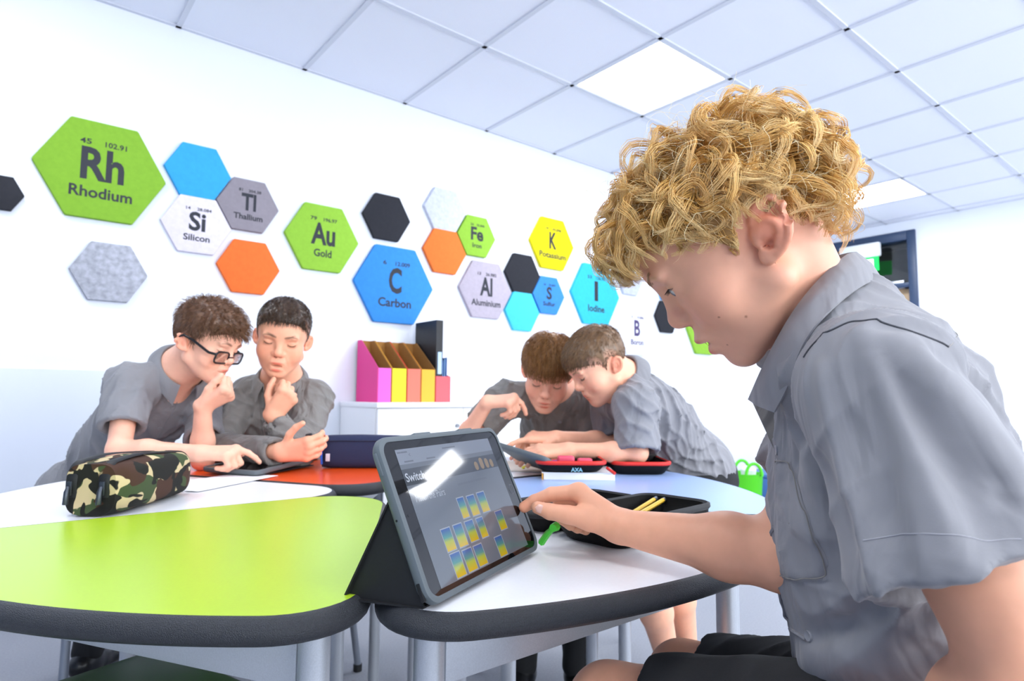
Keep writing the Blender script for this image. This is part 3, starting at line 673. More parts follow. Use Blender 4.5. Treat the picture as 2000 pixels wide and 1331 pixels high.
loose('sharpener', 'pink rounded sharpener in the left half of the red trimmed case', 'sharpener', MB().box((-.03, -.012, 0), (.012, .012, .02), Mr, e0+Mr @ V3(.0, -.05, -.003)), mat('pink plastic', 'e8506c', .4), bevel=.006, seg=3)
loose('eraser', 'second pink eraser next to the sharpener', 'eraser', MB().box((-.018, -.011, 0), (.018, .011, .014), Mr, e0+Mr @ V3(.038, -.048, -.003)), mat('pink plastic', 'e8506c', .4), bevel=.005, seg=3)
for k in range(5):
    p0 = e0+Mr @ V3(-.06+.006*k, -.02+.012*k, -.006+.002*k); d = Mr @ nrm(V3(.9, -.3+.1*k, .1))
    loose('crayon', ['orange', 'purple', 'red', 'brown', 'yellow'][k]+' pencil in the left half of the red trimmed case', 'pencil', MB().tube([p0, p0+d*.052, p0+d*.06], [.0035, .0035, .0008], 8), mat('crayon %d' % k, ['e07a2a', '6a4a9a', 'c43a34', '7d5638', 'd9b23a'][k], .5), smooth=True)
g0 = cD+V3(0, 0, .016)
loose('stationery_item', 'glossy black rounded object with a silver end in the red trimmed case', 'stationery', MB().tube([g0+Mr @ V3(x-.085, -.03, .014) for x in (-.028, -.022, .0, .012, .014, .03)], [.012, .016, .0165, .0165, .0145, .013], 16), mat('glossy black plastic', '1d2029', .2), smooth=True)
MBt = MB().tube([g0+Mr @ V3(-.015, -.055, .002), g0+Mr @ V3(.0, -.052, .004), g0+Mr @ V3(.075, -.04, .004), g0+Mr @ V3(.08, -.039, .004)], [.002, .006, .0065, .003], 10)
loose('marker_pen', 'black marker pen in the right half of the red case', 'pen', MBt, mat('black pen barrel', '1e1f24', .4), smooth=True)
loose('marker_pen', 'orange capped pen in the right half of the red case', 'pen', MB().tube([g0+Mr @ V3(-.05, -.075, .006), g0+Mr @ V3(-.02, -.06, .008), g0+Mr @ V3(.0, -.05, .008)], [.003, .006, .006], 10), mat('orange pen cap', 'e2672a', .4), smooth=True)

# ------------------------------------------------------------------ cabinet with magazine files at the wall
m_cab = mat('white cabinet laminate', 'f2f3f6', .4)
CT = CAM_Z-.048; cab = thing('storage_cabinet', 'low white two door cabinet against the hexagon wall under the magazine files', 'cabinet', (1.41, 3.17, 0))
MB().box((0, -.40, .06), (1.0, 0, CT-.025)).build('carcass', m_cab, cab); MB().box((-.005, -.425, CT-.025), (1.005, 0, CT)).build('top_board', m_cab, cab, bevel=.003); MB().box((.02, -.38, 0), (.98, -.02, .06)).build('plinth', m_cab, cab)
for k in (0, 1):
    d = MB().box((.004+.498*k, -.419, .065), (.498+.498*k, -.401, CT-.03)).build('door', m_cab, cab, bevel=.002)
    MB().lathe([(.0, .012), (.009, .012), (.010, 0)], 14, (.46+.09*k, -.419, CT-.12), [[1, 0, 0], [0, 0, -1], [0, 1, 0]]).build('lock', mat('steel lock', '8b9097', .3, .8), d, smooth=True)
m_kraft = mat('brown card', 'a8763a', .9, noise=(40, .1))
FX = [1.485, 1.566, 1.655, 1.741, 1.831, 1.930]
FC = [('pink magazine file, leftmost on the white cabinet', 'e8378e', 'e85fc4'), ('yellow magazine file between the pink and coral ones', 'e0a02a', 'f5e81a'), ('coral magazine file in the middle of the row', 'e0402a', 'f5745f'), ('amber magazine file beside the coral one', 'd98a25', 'f3b02e'), ('red magazine file holding the black binder', 'd8353f', 'ef5f66')]
for k in range(5):
    x0, x1 = FX[k]+.002, FX[k+1]-.002; yb, yf = 3.150, 2.905; hb_ = .33 if k < 4 else .19; hf = .175 if k < 4 else .14; t = .003
    f = thing('magazine_file', FC[k][0], 'magazine file', (0, 0, CT), 'magazine files on the cabinet')
    ms = mat('file side %d' % k, FC[k][1], .6); mf = mat('file front %d' % k, FC[k][2], .6)
    side = [(yb, 0), (yb, hb_), (yb-.045, hb_), (yf, hf), (yf, 0)]
    Ms = np.array([[0, 0, 1], [1, 0, 0], [0, 1, 0]], float)
    MB().prism(side, 0, t, Ms, (x0, 0, 0)).build('side_panel', ms, f)
    MB().prism(side, 0, t, Ms, (x1-t, 0, 0)).build('side_panel', m_kraft if k < 4 else ms, f)
    MB().prism([(yb-.002, .003), (yb-.002, hb_-.002), (yb-.046, hb_-.003), (yf+.003, hf-.002), (yf+.003, .003)], 0, .001, Ms, (x0+t, 0, 0)).build('lining', m_kraft, f)
    MB().box((x0+t, yf, 0), (x1-t, yf+t, hf)).build('front_panel', mf, f); MB().box((x0+t, yb-t, 0), (x1-t, yb, hb_)).build('back_panel', m_kraft, f); MB().box((x0+t, yf+t, 0), (x1-t, yb-t, t)).build('bottom_panel', m_kraft, f)
bz = on_y(850, 625, 2.93)[2]
bi = thing('ring_binder', 'black ring binder with pale blue spine label standing in the red file', 'binder', (1.838, 2.915, CT+.0032))
MB().box((0, 0, .0), (.003, .225, bz-CT-.005)).box((.040, 0, .0), (.043, .225, bz-CT-.005)).box((.003, 0, 0), (.040, .003, bz-CT-.005)).build('cover', mat('black binder board', '1b1c20', .5), bi)
MB().box((.005, .006, .01), (.038, .215, bz-CT-.03)).build('pages', m_paper, bi); MB().box((.012, -.0012, .15), (.036, -.0002, .27)).build('spine_label', mat('pale blue label', 'bcdcff', .5), bi); MB().lathe([(.0, -.001), (.008, -.001), (.008, 0)], 14, (.022, -.0004, .10), [[1, 0, 0], [0, 0, 1], [0, 1, 0]]).build('finger_ring', mat('steel ring', 'aab0b8', .3, .9), bi)
for k in range(3):
    fo = MB().box((0, 0, 0), (.006, .21, .225+.008*k)).box((.0, -.0, .0), (.002, .004, .228+.008*k))
    o = tag(fo.build('folder', mat('blue folder %d' % k, ['5d8fd0', '86b4ea', '4a7ac0'][k], .5), None), ['mid blue card folder next to the black binder', 'pale blue card folder in the middle of the red file', 'dark blue card folder at the right of the red file'][k], 'folder', 'folders in the red file')
    o.location = (1.886+.0125*k, 2.925, CT+.0035)
# green bucket and blue bench far right
p = at(1462, 918, 4.5); bkx = V3(p[0]-.03, p[1]+.02, 0); H_ = p[2]-.02
bu = thing('flexible_tub', 'bright green plastic tub with loop handles far behind the blue table', 'tub', bkx)
m_tub = mat('bright green plastic', '54d01f', .45)
MB().lathe([(0, .004), (.10, .004), (.105, .02), (.128, H_-.01), (.134, H_), (.128, H_), (.123, H_-.01), (.10, .03), (0, .022)], 32).build('tub_body', m_tub, bu, smooth=True, angle=60)
for s in (-1, 1): MB().tube([V3(.0, 0, 0)+CR*V3(1, 1, 0)*(.055*math.cos(g)+.03)+CF*V3(1, 1, 0)*(-.115*s)+V3(0, 0, H_-.01+.085*math.sin(g)) for g in np.linspace(0, PI, 14)], .011, 10).build('handle', m_tub, bu, smooth=True)
cr_ = tag(MB().lathe([(0, H_+.05), (.03, H_+.045), (.055, H_+.02), (.05, H_-.03), (.03, H_-.05), (0, H_-.06)], 9, bkx+CR*V3(1, 1, 0)*.035).build('crumpled_paper', m_paper), 'ball of white paper inside the green tub', 'paper')
p = at(1505, 930, 4.9); ben = thing('storage_bench', 'low blue storage bench behind the green tub', 'bench', (p[0]+.3, p[1], 0)); m_bb = mat('blue bench laminate', '3f6fb0', .5)
hb2 = p[2]; MB().box((-.25, -.3, .05), (.6, .3, hb2-.03)).build('bench_body', m_bb, ben, bevel=.005); MB().box((-.26, -.31, hb2-.03), (.61, .31, hb2)).build('bench_top', m_bb, ben, bevel=.008); MB().box((-.22, -.27, 0), (.57, .27, .05)).build('plinth', m_foot, ben)

# ------------------------------------------------------------------ stools and chairs under the tables
m_tube = mat('grey steel chair tube', '8d94a0', .4, .5)
def stool(label, loc, rotz, seat_m, h=.45, w=.36, group='stools', bars=True):
    t = thing('stool', label, 'stool', loc, group, rotz)
    MB().prism(rrect(w, w, .035, 6), h-.022, h).build('seat', seat_m, t, bevel=.006)
    MB().loft([[V3(p[0], p[1], z) for p in rrect(w+o_, w+o_, .036, 6)] for o_, z in ((.001, h-.003), (.006, h-.006), (.006, h-.02), (.001, h-.024))], cap=False).build('seat_edge', m_edge, t, smooth=True)
    for sx in (-1, 1):
        for sy in (-1, 1):
            a = V3(sx*(w/2-.045), sy*(w/2-.045), h-.022); e = V3(sx*(w/2-.01), sy*(w/2-.01), .0)
            lg = MB().tube([e+V3(0, 0, .02), a], .011, 14).build('leg', m_tube, t, smooth=True, angle=50); MB().tube([e, e+V3(0, 0, .022)], .014, 12).build('foot', m_foot, lg)
    z = .16; q = w/2-.02
    for a, b_ in () if not bars else (((-q, -q), (q, -q)), ((q, -q), (q, q)), ((q, q), (-q, q)), ((-q, q), (-q, -q))):
        MB().tube([(a[0], a[1], z), (b_[0], b_[1], z)], .008, 10).build('stretcher', m_tube, t, smooth=True, angle=50)
    return t

def school_chair(label, loc, rotz, h):
    """moulded seat and back on two bent tube side frames; faces local +y"""
    t = thing('school_chair', label, 'chair', loc, None, rotz); m_sh = mat('grey moulded shell', '5a6069', .5)
    rg = [[V3(p[0], p[1], h-.012+z) for p in rrect(.37-o_, .37-o_, .06, 6)] for o_, z in ((.02, 0), (0, .004), (0, .010), (.02, .014))]
    MB().loft(rg).build('seat', m_sh, t, smooth=True)
    bkr = [[V3(x, -.20-.05*(z-.14)/.2+.10*(x/.37)**2+d, h+z) for x in np.linspace(-.18, .18, 9)] for d in (0, -.008) for z in (.14, .20, .28, .34)]
    MB().loft([bkr[0], bkr[1], bkr[2], bkr[3], bkr[7], bkr[6], bkr[5], bkr[4], bkr[0]], cap=False, closed=False).build('backrest', m_sh, t, smooth=True)
    for sx in (-1, 1):
        x = .165*sx
        MB().tube(spline([V3(x, .15, h-.012), V3(x*1.08, .17, h-.10), V3(x*1.15, .20, .12), V3(x*1.18, .22, .018)], 16), .010, 10).build('leg', m_tube, t, smooth=True)
        MB().tube(spline([V3(x, -.20, h+.30), V3(x, -.18, h+.05), V3(x, -.14, h-.05), V3(x*1.12, -.19, .15), V3(x*1.16, -.22, .018)], 20), .010, 10).build('leg', m_tube, t, smooth=True)
        MB().tube([V3(x, -.14, h-.02), V3(x, .15, h-.02)], .009, 10).build('side_rail', m_tube, t, smooth=True)
        for y in (.22, -.22): MB().tube([V3(x*1.17, y, 0), V3(x*1.17, y, .024)], .013, 12).build('foot', m_foot, t)
    return t
# ------------------------------------------------------------------ people
RNG = np.random.default_rng(7)
def head_frame(p, yaw, pitch, roll):
    """axes (right hand side, forward, up) of a head at p; yaw 0 = towards the lens, + = towards picture right; pitch + = down"""
    c = -nrm(p-CO); r = nrm(CR-c*(CR@c)); u = np.cross(c, r)*-1; u = u if u@CU > 0 else -u
    y, q, k = map(math.radians, (yaw, pitch, roll))
    f = c*math.cos(y)+r*math.sin(y); fw = f*math.cos(q)-u*math.sin(q); up = u*math.cos(q)+f*math.sin(q)
    rt = np.cross(fw, up); rt, up = rt*math.cos(k)+up*math.sin(k), up*math.cos(k)-rt*math.sin(k)
    return np.stack([rt, fw, up], 1)
def ear_sdf(q, sx, th=1.):
    c = V3(sx*.0700, -.0075, -.003); e1 = V3(0, -.615, .788); nn = nrm(V3(sx*.92, .36, .06)); e1 = nrm(e1-nn*(e1@nn)); e2 = np.cross(nn, e1); e2 = e2 if e2[1] > 0 else -e2
    p = lambda a, b, n_=0.: c+e1*a+e2*b+nn*n_
    d = s_ell(q, p(.001, -.002, .0015), (.0050*th, .027, .0165), np.stack([nn, e1, e2], 1))
    rim = [p(.008, .0135, .002), p(.021, .0105, .005), p(.0285, .0, .0065), p(.0255, -.011, .0075), p(.014, -.0175, .0085), p(-.001, -.0185, .0085), p(-.013, -.014, .0065), p(-.021, -.0065, .0045)]
    rim = spline(rim, 13)
    r_ = np.full(len(q), 9.)
    for a, b in zip(rim[:-1], rim[1:]): r_ = np.minimum(r_, s_cone(q, a, b, .0036*th, .0036*th))
    d = smin(d, r_, .0045)
    d = smin(d, s_ell(q, p(-.0235, .003, .003), (.0045, .0085, .0085), np.stack([nn, e1, e2], 1)), .005)
    if th > 1: return smin(smax(d, -s_ell(q, p(-.004, .002, .0095), (.0065, .012, .0085), np.stack([nn, e1, e2], 1)), .003), s_cone(q, p(0, .004, -.012), p(0, .004, -.004), .014, .012), .006)
    d = smax(d, -s_ell(q, p(.012, -.004, .0085), (.0055, .013, .0085), np.stack([nn, e1, e2], 1)), .004)       # scapha
    d = smax(d, -s_ell(q, p(-.006, .002, .0062), (.0092, .0116, .0086), np.stack([nn, e1, e2], 1)), .002)      # concha
    ah = spline([p(.010, .004, .0052), p(.007, -.006, .0062), p(-.003, -.0105, .0066), p(-.013, -.0065, .0058)], 7)
    for a, b in zip(ah[:-1], ah[1:]): d = smin(d, s_cone(q, a, b, .0026, .0026), .004)
    d = smin(d, s_cone(q, p(-.003, .0125, .002), p(-.0105, .0115, .0025), .0042, .0036), .004)                 # tragus
    return smin(d, s_cone(q, p(0, .004, -.012), p(0, .004, -.004), .014, .012), .006)
def head_sdf(q, o):
    """q in head coordinates: x right, y forward, z up, origin between the ear canals"""
    out = np.linalg.norm(q-V3(0, .01, .01), axis=1)-.105
    m = out < .055
    if not m.any(): return out
    q = q[m]; w = o.get('wide', 1.0); qq = q/V3(w, 1, 1); ax = np.abs(qq[:, :1]); S = np.concatenate([ax, qq[:, 1:]], 1)
    d = s_ell(S, (0, .006, .042), (.072, .093, .080))
    d = smin(d, s_ell(S, (0, .045, .047), (.056, .0555, .050)), .02)
    d = smin(d, s_ell(S, (0, .043, -.010), (.059, .052, .062)), .02)
    d = smin(d, s_ell(S, (.035, .064, -.018), (.027, .027, .032)), .02)
    d = smin(d, s_cone(S, (.049, .016, -.040), (.012, .080, -.073), .0185, .0165), .02)
    d = smin(d, s_ell(S, (0, .050, -.052), (.044, .044, .036)), .018)
    d = smin(d, s_ell(S, (0, .083, -.036), (.027, .0235, .026)), .016)
    d = smin(d, s_ell(S, (0, .0845, -.0755), (.017, .0155, .0145)), .014)
    d = smin(d, s_ell(S, (.024, .0905, .0365), (.024, .0080, .0085)), .012)
    d = smax(d, -s_ell(S, (.032, .106, .0185), (.0175, .0135, .0105)), .012)
    lid = s_ell(S, (.0315, .0800, .0180), (.0142, .0142, .0132))
    d = smin(d, lid, .006)
    op = o.get('eye', .0); ez = o.get('eye_z', .0145)
    if op > 0: d = smax(d, -s_ell(S, (.032, .0985, ez), (.0128, .0085, op)), .0012)
    else: d = d+.0010*np.exp(-((S[:, 2]-.0125-4*(S[:, 0]-.0315)**2*8)/.0011)**2)*np.exp(-((S[:, 0]-.0315)/.012)**4)*(S[:, 1] > .08)
    crease = np.exp(-((S[:, 2]-.0250+14*(S[:, 0]-.031)**2)/.0013)**2)*np.exp(-((S[:, 0]-.031)/.013)**4)*(S[:, 1] > .075); d = d+.0009*crease
    nl = o.get('nose', 1.0)
    d = smin(d, s_cone(S, (0, .0925, .026), (0, .1070*nl+.0*0, -.0045), .0072, .0092), .012)
    d = smin(d, s_ell(S, (0, .1065*nl, -.0078), (.0112, .0112, .0098)), .007)
    d = smin(d, s_ell(S, (.0112, .0985, -.0135), (.0072, .0100, .0070)), .005)
    d = smax(d, -s_ell(S, (.0062, .1030, -.0190), (.0036, .0062, .0048)), .002)
    mo = o.get('mouth', .0016); lz = o.get('lip_drop', 0.0)
    d = smin(d, s_ell(S, (0, .1010+o.get('lip', 0), -.0370), (.0195, .0098, .0062)), .006)
    d = smin(d, s_ell(S, (0, .0975+o.get('lip', 0), -.0540-lz), (.0175, .0100, .0068)), .006)
    d = smax(d, -s_ell(S, (0, .1120, -.0455-lz*.5), (.0200, .0150, mo+lz*.45)), .0025)
    nose_lab = np.exp(-((S[:, 0]-(.017+.35*np.clip(-.015-S[:, 2], 0, .04)))/.0035)**2)*np.clip((-.012-S[:, 2])/.01, 0, 1)*np.clip((S[:, 2]+.052)/.015, 0, 1)*(S[:, 1] > .07); d = d+.0010*nose_lab
    d = d*min(w, 1)
    for sx in (-1, 1):
        qe = q/V3(w, 1, 1); me = (qe[:, 0]*sx > .045) & (np.abs(qe[:, 1]) < .06) & (np.abs(qe[:, 2]) < .06)
        if me.any(): d[me] = smin(d[me], (ear_sdf(qe[me], sx) if 'ear' not in o else ear_sdf((qe[me]-V3(sx*.068, -.006, -.004))/.82+V3(sx*.068, -.006, -.004), sx, o['ear'])*.82), .004)
    out = out.copy(); out[m] = d
    return out
HL_Y = [-.11, -.075, -.055, -.036, -.028, -.006, .010, .022, .034, .060, .088, .112]
HL_Z = [-.052, -.05, -.045, -.015, .010, .030, .026, .000, .030, .052, .070, .074]
def hairline(q, dz=0.): return q[:, 2]-np.interp(q[:, 1], HL_Y, HL_Z)-dz*np.clip((q[:, 1]-.03)/.05, 0, 1)
def cranium(q): return smin(s_ell(q, (0, .006, .042), (.072, .093, .080)), s_ell(q, (0, .045, .047), (.056, .0555, .050)), .02)
SKIN = np.array(srgb('edb194')[:3])
def skin_tint(q, base, o):
    """natural skin colouring plus darkened hollows, in head coordinates"""
    t = np.tile(base, (len(q), 1)); ax = np.abs(q[:, 0])
    def mixin(wt, c): t[:] = t*(1-wt[:, None])+np.array(c)*wt[:, None]
    g = lambda c, r: np.exp(-(((np.stack([ax, q[:, 1], q[:, 2]], 1)-np.array(c))/np.array(r))**2).sum(1))
    mixin(.38*g((.040, .075, -.012), (.022, .03, .020)), base*V3(1.12, .72, .66))
    mixin(.35*g((0, .11, -.008), (.014, .012, .012)), base*V3(1.1, .75, .7))
    mixin(.55*g((.078, -.008, 0), (.016, .024, .034)), base*V3(1.12, .62, .52)); mixin(.75*g((.064, -.006, -.008), (.0075, .008, .010)), base*V3(.55, .25, .2)); mixin(.8*g((.006, .1025, -.0200), (.004, .006, .0035)), base*V3(.35, .15, .12))  # ear redness; recess shade painted into the concha; dark nostrils
    lip = np.maximum(g((0, .109, -.0385), (.017, .010, .0046)), g((0, .106, -.0545-o.get('lip_drop', 0)), (.0155, .010, .0056))); mixin(np.clip(lip*2.0-.5, 0, .9), base*V3(.86, .42, .43))
    mixin(np.clip(g((0, .103, -.0455-o.get('lip_drop', 0)*.5), (.019, .014, .0016+o.get('lip_drop', 0)*.4))*2-.9, 0, .8), base*V3(.35, .16, .14))
    if o.get('eye', 0) <= 0: mixin(np.clip(np.exp(-((q[:, 2]-.0125-32*(ax-.0315)**2)/.0011)**2)*np.exp(-((ax-.0315)/.0125)**6)*(q[:, 1] > .078)*1.2, 0, .9), np.array(srgb('3a2418')[:3]))
    if 'brow' in o:
        tt = np.clip((ax-.012)/.036, 0, 1); bz = .0375+.0065*np.sin(tt*2.6)-.004*tt
        mixin(o.get('brow_w', .85)*np.exp(-((q[:, 2]-bz)/(.0030-.0014*tt))**2)*np.clip((ax-.009)/.004, 0, 1)*np.clip((.050-ax)/.006, 0, 1)*(q[:, 1] > .06), np.array(srgb(o['brow'])[:3]))
    for (mx, my, mz, r) in o.get('moles', []):
        mixin(np.clip(1.5-np.linalg.norm(q-V3(mx, my, mz), axis=1)/r, 0, 1)*.8, np.array(srgb('6d3320')[:3]))
    return t

def hand_chains(wrist, d, n, s, curls, k=.88, thumb=((.55, .75, -.25), (.85, .35, -.35), (.9, .1, -.4)), spread=.10):
    """joints of palm, five fingers; d = along the hand, n = back of the hand, s = thumb side"""
    d, n, s = nrm(d), nrm(n), nrm(s); ch = []
    base = [(.086, .0265), (.088, .009), (.083, -.0085), (.074, -.025)]; ln = [(.036, .023, .018), (.040, .026, .019), (.037, .024, .018), (.029, .019, .016)]
    for i in range(4):
        b = wrist+(d*base[i][0]+s*base[i][1])*k; ch.append(('palm', [wrist+s*base[i][1]*k*.55, b-n*.002], [.0145*k, .0118*k]))
        pts = [b]; a = 0; rr = [.0098, .0086, .0078, .0068]
        dd = nrm(d+s*spread*(1.5-i)*.7)
        for j in range(3):
            a += math.radians(curls[i][j]); pts.append(pts[-1]+(dd*math.cos(a)-n*math.sin(a))*ln[i][j]*k)
        ch.append(('finger', pts, [r*k for r in rr]))
    tb_ = wrist+(d*.018+s*.018-n*.004)*k; pts = [tb_]
    for v, L_ in zip(thumb, (.040, .030, .024)): pts.append(pts[-1]+nrm(d*v[0]+s*v[1]+n*v[2])*L_*k)
    ch.append(('thumb', pts, [.0135*k, .0112*k, .0098*k, .0076*k]))
    return ch
def hand_sdf(P, ch):
    palm = np.full(len(P), 9.)
    for kind, pts, rr in ch:
        if kind == 'palm': palm = smin(palm, s_cone(P, pts[0], pts[1], rr[0], rr[1]), .012)
    d = palm
    for kind, pts, rr in ch:
        if kind == 'palm': continue
        f = np.full(len(P), 9.)
        for i in range(len(pts)-1): f = smin(f, s_cone(P, pts[i], pts[i+1], rr[i], rr[i+1]), .0025)
        # join at the palm only; neighbours stay separate
        near = np.exp(-(np.linalg.norm(P-pts[0], axis=1)/.018)**2); kk = .0012+.010*near if kind == 'finger' else .002+.012*near
        d = smin(d, f, kk)
    return d
def guard(fn, c, r):
    """evaluate fn only near c"""
    def g(P):
        out = np.linalg.norm(P-c, axis=1)-r*.75; m = out < r*.45
        if m.any(): out[m] = fn(P[m])
        return out
    return g

def head_sub(v, F, c, r, f, h):
    """second subdivision of the quads inside the sphere (face detail)"""
    ins = (np.linalg.norm(v-c, axis=1) < r); fi = ins[F].all(1); A = F[fi]
    E = np.sort(np.concatenate([A[:, [k, (k+1) % 4]] for k in range(4)]), 1); key = E[:, 0]*len(v)+E[:, 1]; uk, inv = np.unique(key, return_inverse=True)
    m = (v[uk//len(v)]+v[uk % len(v)])/2; nv = len(v); nf = len(A); ei = inv.reshape(4, nf).T+nv; cc = v[A].mean(1); ci = nv+len(m)+np.arange(nf)
    new = np.concatenate([m, cc])
    for _ in range(2):
        e = h*.2; d = f(new); g = np.stack([f(new+np.eye(3)[k]*e)-d for k in range(3)], 1)/e
        st = d[:, None]*g/np.maximum((g*g).sum(1), .15)[:, None]; L = np.linalg.norm(st, axis=1); new = new-st*np.minimum(1, h*.6/np.maximum(L, 1e-12))[:, None]
    v = np.concatenate([v, new]); F = np.concatenate([F[~fi]]+[np.stack([A[:, k], ei[:, k], ci, ei[:, k-1]], 1) for k in range(4)])
    return v, F

def tubes(P, r, sides=3):
    """P (n, k, 3) strands, r (n, k) radii -> verts, quads"""
    n, k, _ = P.shape; T = np.gradient(P, axis=1); T /= np.maximum(np.linalg.norm(T, axis=2, keepdims=True), 1e-9)
    ref = np.cross(T, np.array([.31, .52, .79])); ref /= np.maximum(np.linalg.norm(ref, axis=2, keepdims=True), 1e-9); b = np.cross(T, ref)
    vs = [P+(ref*math.cos(2*PI*j/sides)+b*math.sin(2*PI*j/sides))*r[:, :, None] for j in range(sides)]
    v = np.stack(vs, 2).reshape(-1, 3); i = np.arange(n)[:, None, None]*k*sides+np.arange(k-1)[None, :, None]*sides
    j = np.arange(sides)[None, None, :]; j2 = (j+1) % sides
    return v, np.stack([(i+j), (i+j2), (i+sides+j2), (i+sides+j)], -1).reshape(-1, 4)
m_hair = mat('hair', 'ffffff', .36, vcol=True, spec=.5)
def hair_obj(name, P, r, col, M, O, sc, parent, extra=None):
    """strands given in head coordinates"""
    v, f = tubes(P, r); t = np.repeat(col.reshape(-1, 3), 3, 0) if col.ndim == 3 else np.repeat(col, P.shape[1]*3, 0)
    if extra is not None: f = np.concatenate([f, extra[1]+len(v)]); v = np.concatenate([v, extra[0]]); t = np.concatenate([t, extra[2]])
    return mesh_obj(name, v*sc @ M.T+O, f, m_hair, parent, True, t)
def scalp_points(n, dz=0., rng=RNG):
    p = rng.normal(size=(n*6, 3)); p /= np.linalg.norm(p, axis=1, keepdims=True); p = p*V3(.072, .093, .080)+V3(0, .006, .042)
    p = snap(cranium, p, 4); p = p[hairline(p, dz) > 0]
    return p[:n]
def grad(f, p, e=4e-4):
    d = f(p); g = np.stack([f(p+np.eye(3)[k]*e)-d for k in range(3)], 1); return g/np.maximum(np.linalg.norm(g, axis=1, keepdims=True), 1e-9)
def short_hair(root, M, O, sc, style):
    """cap of hair with combed strands; style: length, lift, colours, sweep"""
    dz = style.get('dz', 0.); th = style.get('thick', .012); rng = np.random.default_rng(style.get('seed', 1))
    ph = rng.uniform(0, 6, 6)
    def cap(q):
        top = np.clip((q[:, 2]-.02)/.07, 0, 1)
        bump = .0022*np.sin(q[:, 0]*130+ph[0]+3*np.sin(q[:, 1]*60))*np.sin(q[:, 1]*110+ph[1])+.0015*np.sin(q[:, 0]*260+ph[2]+q[:, 1]*120)
        edge = np.clip((hairline(q, dz)+.004)/.034, 0, 1)
        return smax(cranium(q)-(.0012+(th*.62)*(.25+.75*top)*edge+bump*top*edge*style.get('rough', 1)), -hairline(q, dz)*.75-.002, .003)
    v, F = sdf_mesh(cap, (-.11, -.13, -.08), (.11, .13, .16), .005, 1)
    c0, c1 = np.array(srgb(style['dark'])[:3]), np.array(srgb(style['light'])[:3])
    n = style.get('n', 4200); p = scalp_points(n, dz-.004, rng); nn = grad(cranium, p); n = len(p)
    crown = V3(.0, -.045, .118); sweep = np.array(style.get('sweep', (0., 1., -.25)))
    fl = p-crown; fl = fl/np.linalg.norm(fl, axis=1, keepdims=True); topw = np.clip((p[:, 2:3]-.045)/.05, 0, 1); fl = fl*(1-topw*.65)+sweep*topw*.65+V3(0, 0, -.5)*(1-topw)
    L = (style.get('short', .012)+(style['len']-style.get('short', .012))*topw[:, 0])*rng.uniform(.7, 1.2, n); k = 5; X = p+nn*.002; pts = [X]
    jit = rng.normal(size=(n, 3))*style.get('messy', .25); lift = style.get('lift', .35)
    for i in range(k-1):
        g = grad(cranium, X); t = fl+jit*(.4+.2*i); t = t-g*(t*g).sum(1, keepdims=True); t /= np.maximum(np.linalg.norm(t, axis=1, keepdims=True), 1e-9)
        d = cranium(X); up = np.clip((th*(.5+.8*topw[:, 0])-d)/.01, -.6, 1)[:, None]
        X = X+(t+g*up*lift*2)*(L/(k-1))[:, None]; pts.append(X)
    P = np.stack(pts, 1); r = np.linspace(1, .25, k)[None]*.00085*style.get('fat', 1)*np.ones((n, 1)); a = rng.uniform(0, 1, (n, 1)); a = np.clip(a*.8+topw*style.get('toplight', .2), 0, 1)
    st = .5+.5*np.sin(v[:, 0]*420+2.5*np.sin(v[:, 1]*70)+ph[3])*np.sin(v[:, 1]*90+v[:, 2]*60+ph[4]); mixk = np.clip(.12+.45*st, 0, 1)[:, None]; ct = c0*(1-mixk)+c1*mixk
    fd = np.clip(1-hairline(v, dz)/style.get('fade', .012), 0, 1)[:, None]*.75*(v[:, 1:2] < .06); ct = ct*(1-fd)+SKIN*np.array(style.get('skin', (1, 1, 1)))*.8*fd
    return hair_obj('hair', P, r, c0*(1-a)+c1*a, M, O, sc, root, (v, F, ct))

m_skin = mat('skin', 'ffffff', .48, vcol=True, spec=.35, sss=.12, bump=(260, .06, .0008), noise=(70, .06)); m_eye = mat('eye white', 'dcd9d6', .12); m_iris = mat('blue grey iris', '5b6f86', .1); m_lash = mat('dark lashes', '2b1c14', .6)
m_shirt = mat('grey school shirt', '88888d', .85, noise=(9, .05), bump=(1500, .16, .0005), sheen=.15, wrinkle=(13, .42, .030)); m_shirt2 = mat('darker grey school shirt', '827f7c', .85, noise=(9, .05), bump=(1500, .16, .0005), sheen=.15, wrinkle=(15, .7, .035)); m_button = mat('grey shirt button', '8a8c92', .3); m_pants = mat('black school trousers', '1d1e21', .9, bump=(900, .3, .0006), noise=(400, .15)); m_shoe = mat('black leather shoe', '101114', .3)
def disc(name, p, n, r, m, parent, h=.0015):
    n = nrm(n); a = nrm(np.cross(n, (0.3, .2, .9))); return MB().lathe([(0, h), (r*.6, h), (r*.85, h*1.35), (r, h*.7), (r, -h)], 16, p, frame(a, np.cross(n, a), n)).build(name, m, parent, smooth=True)
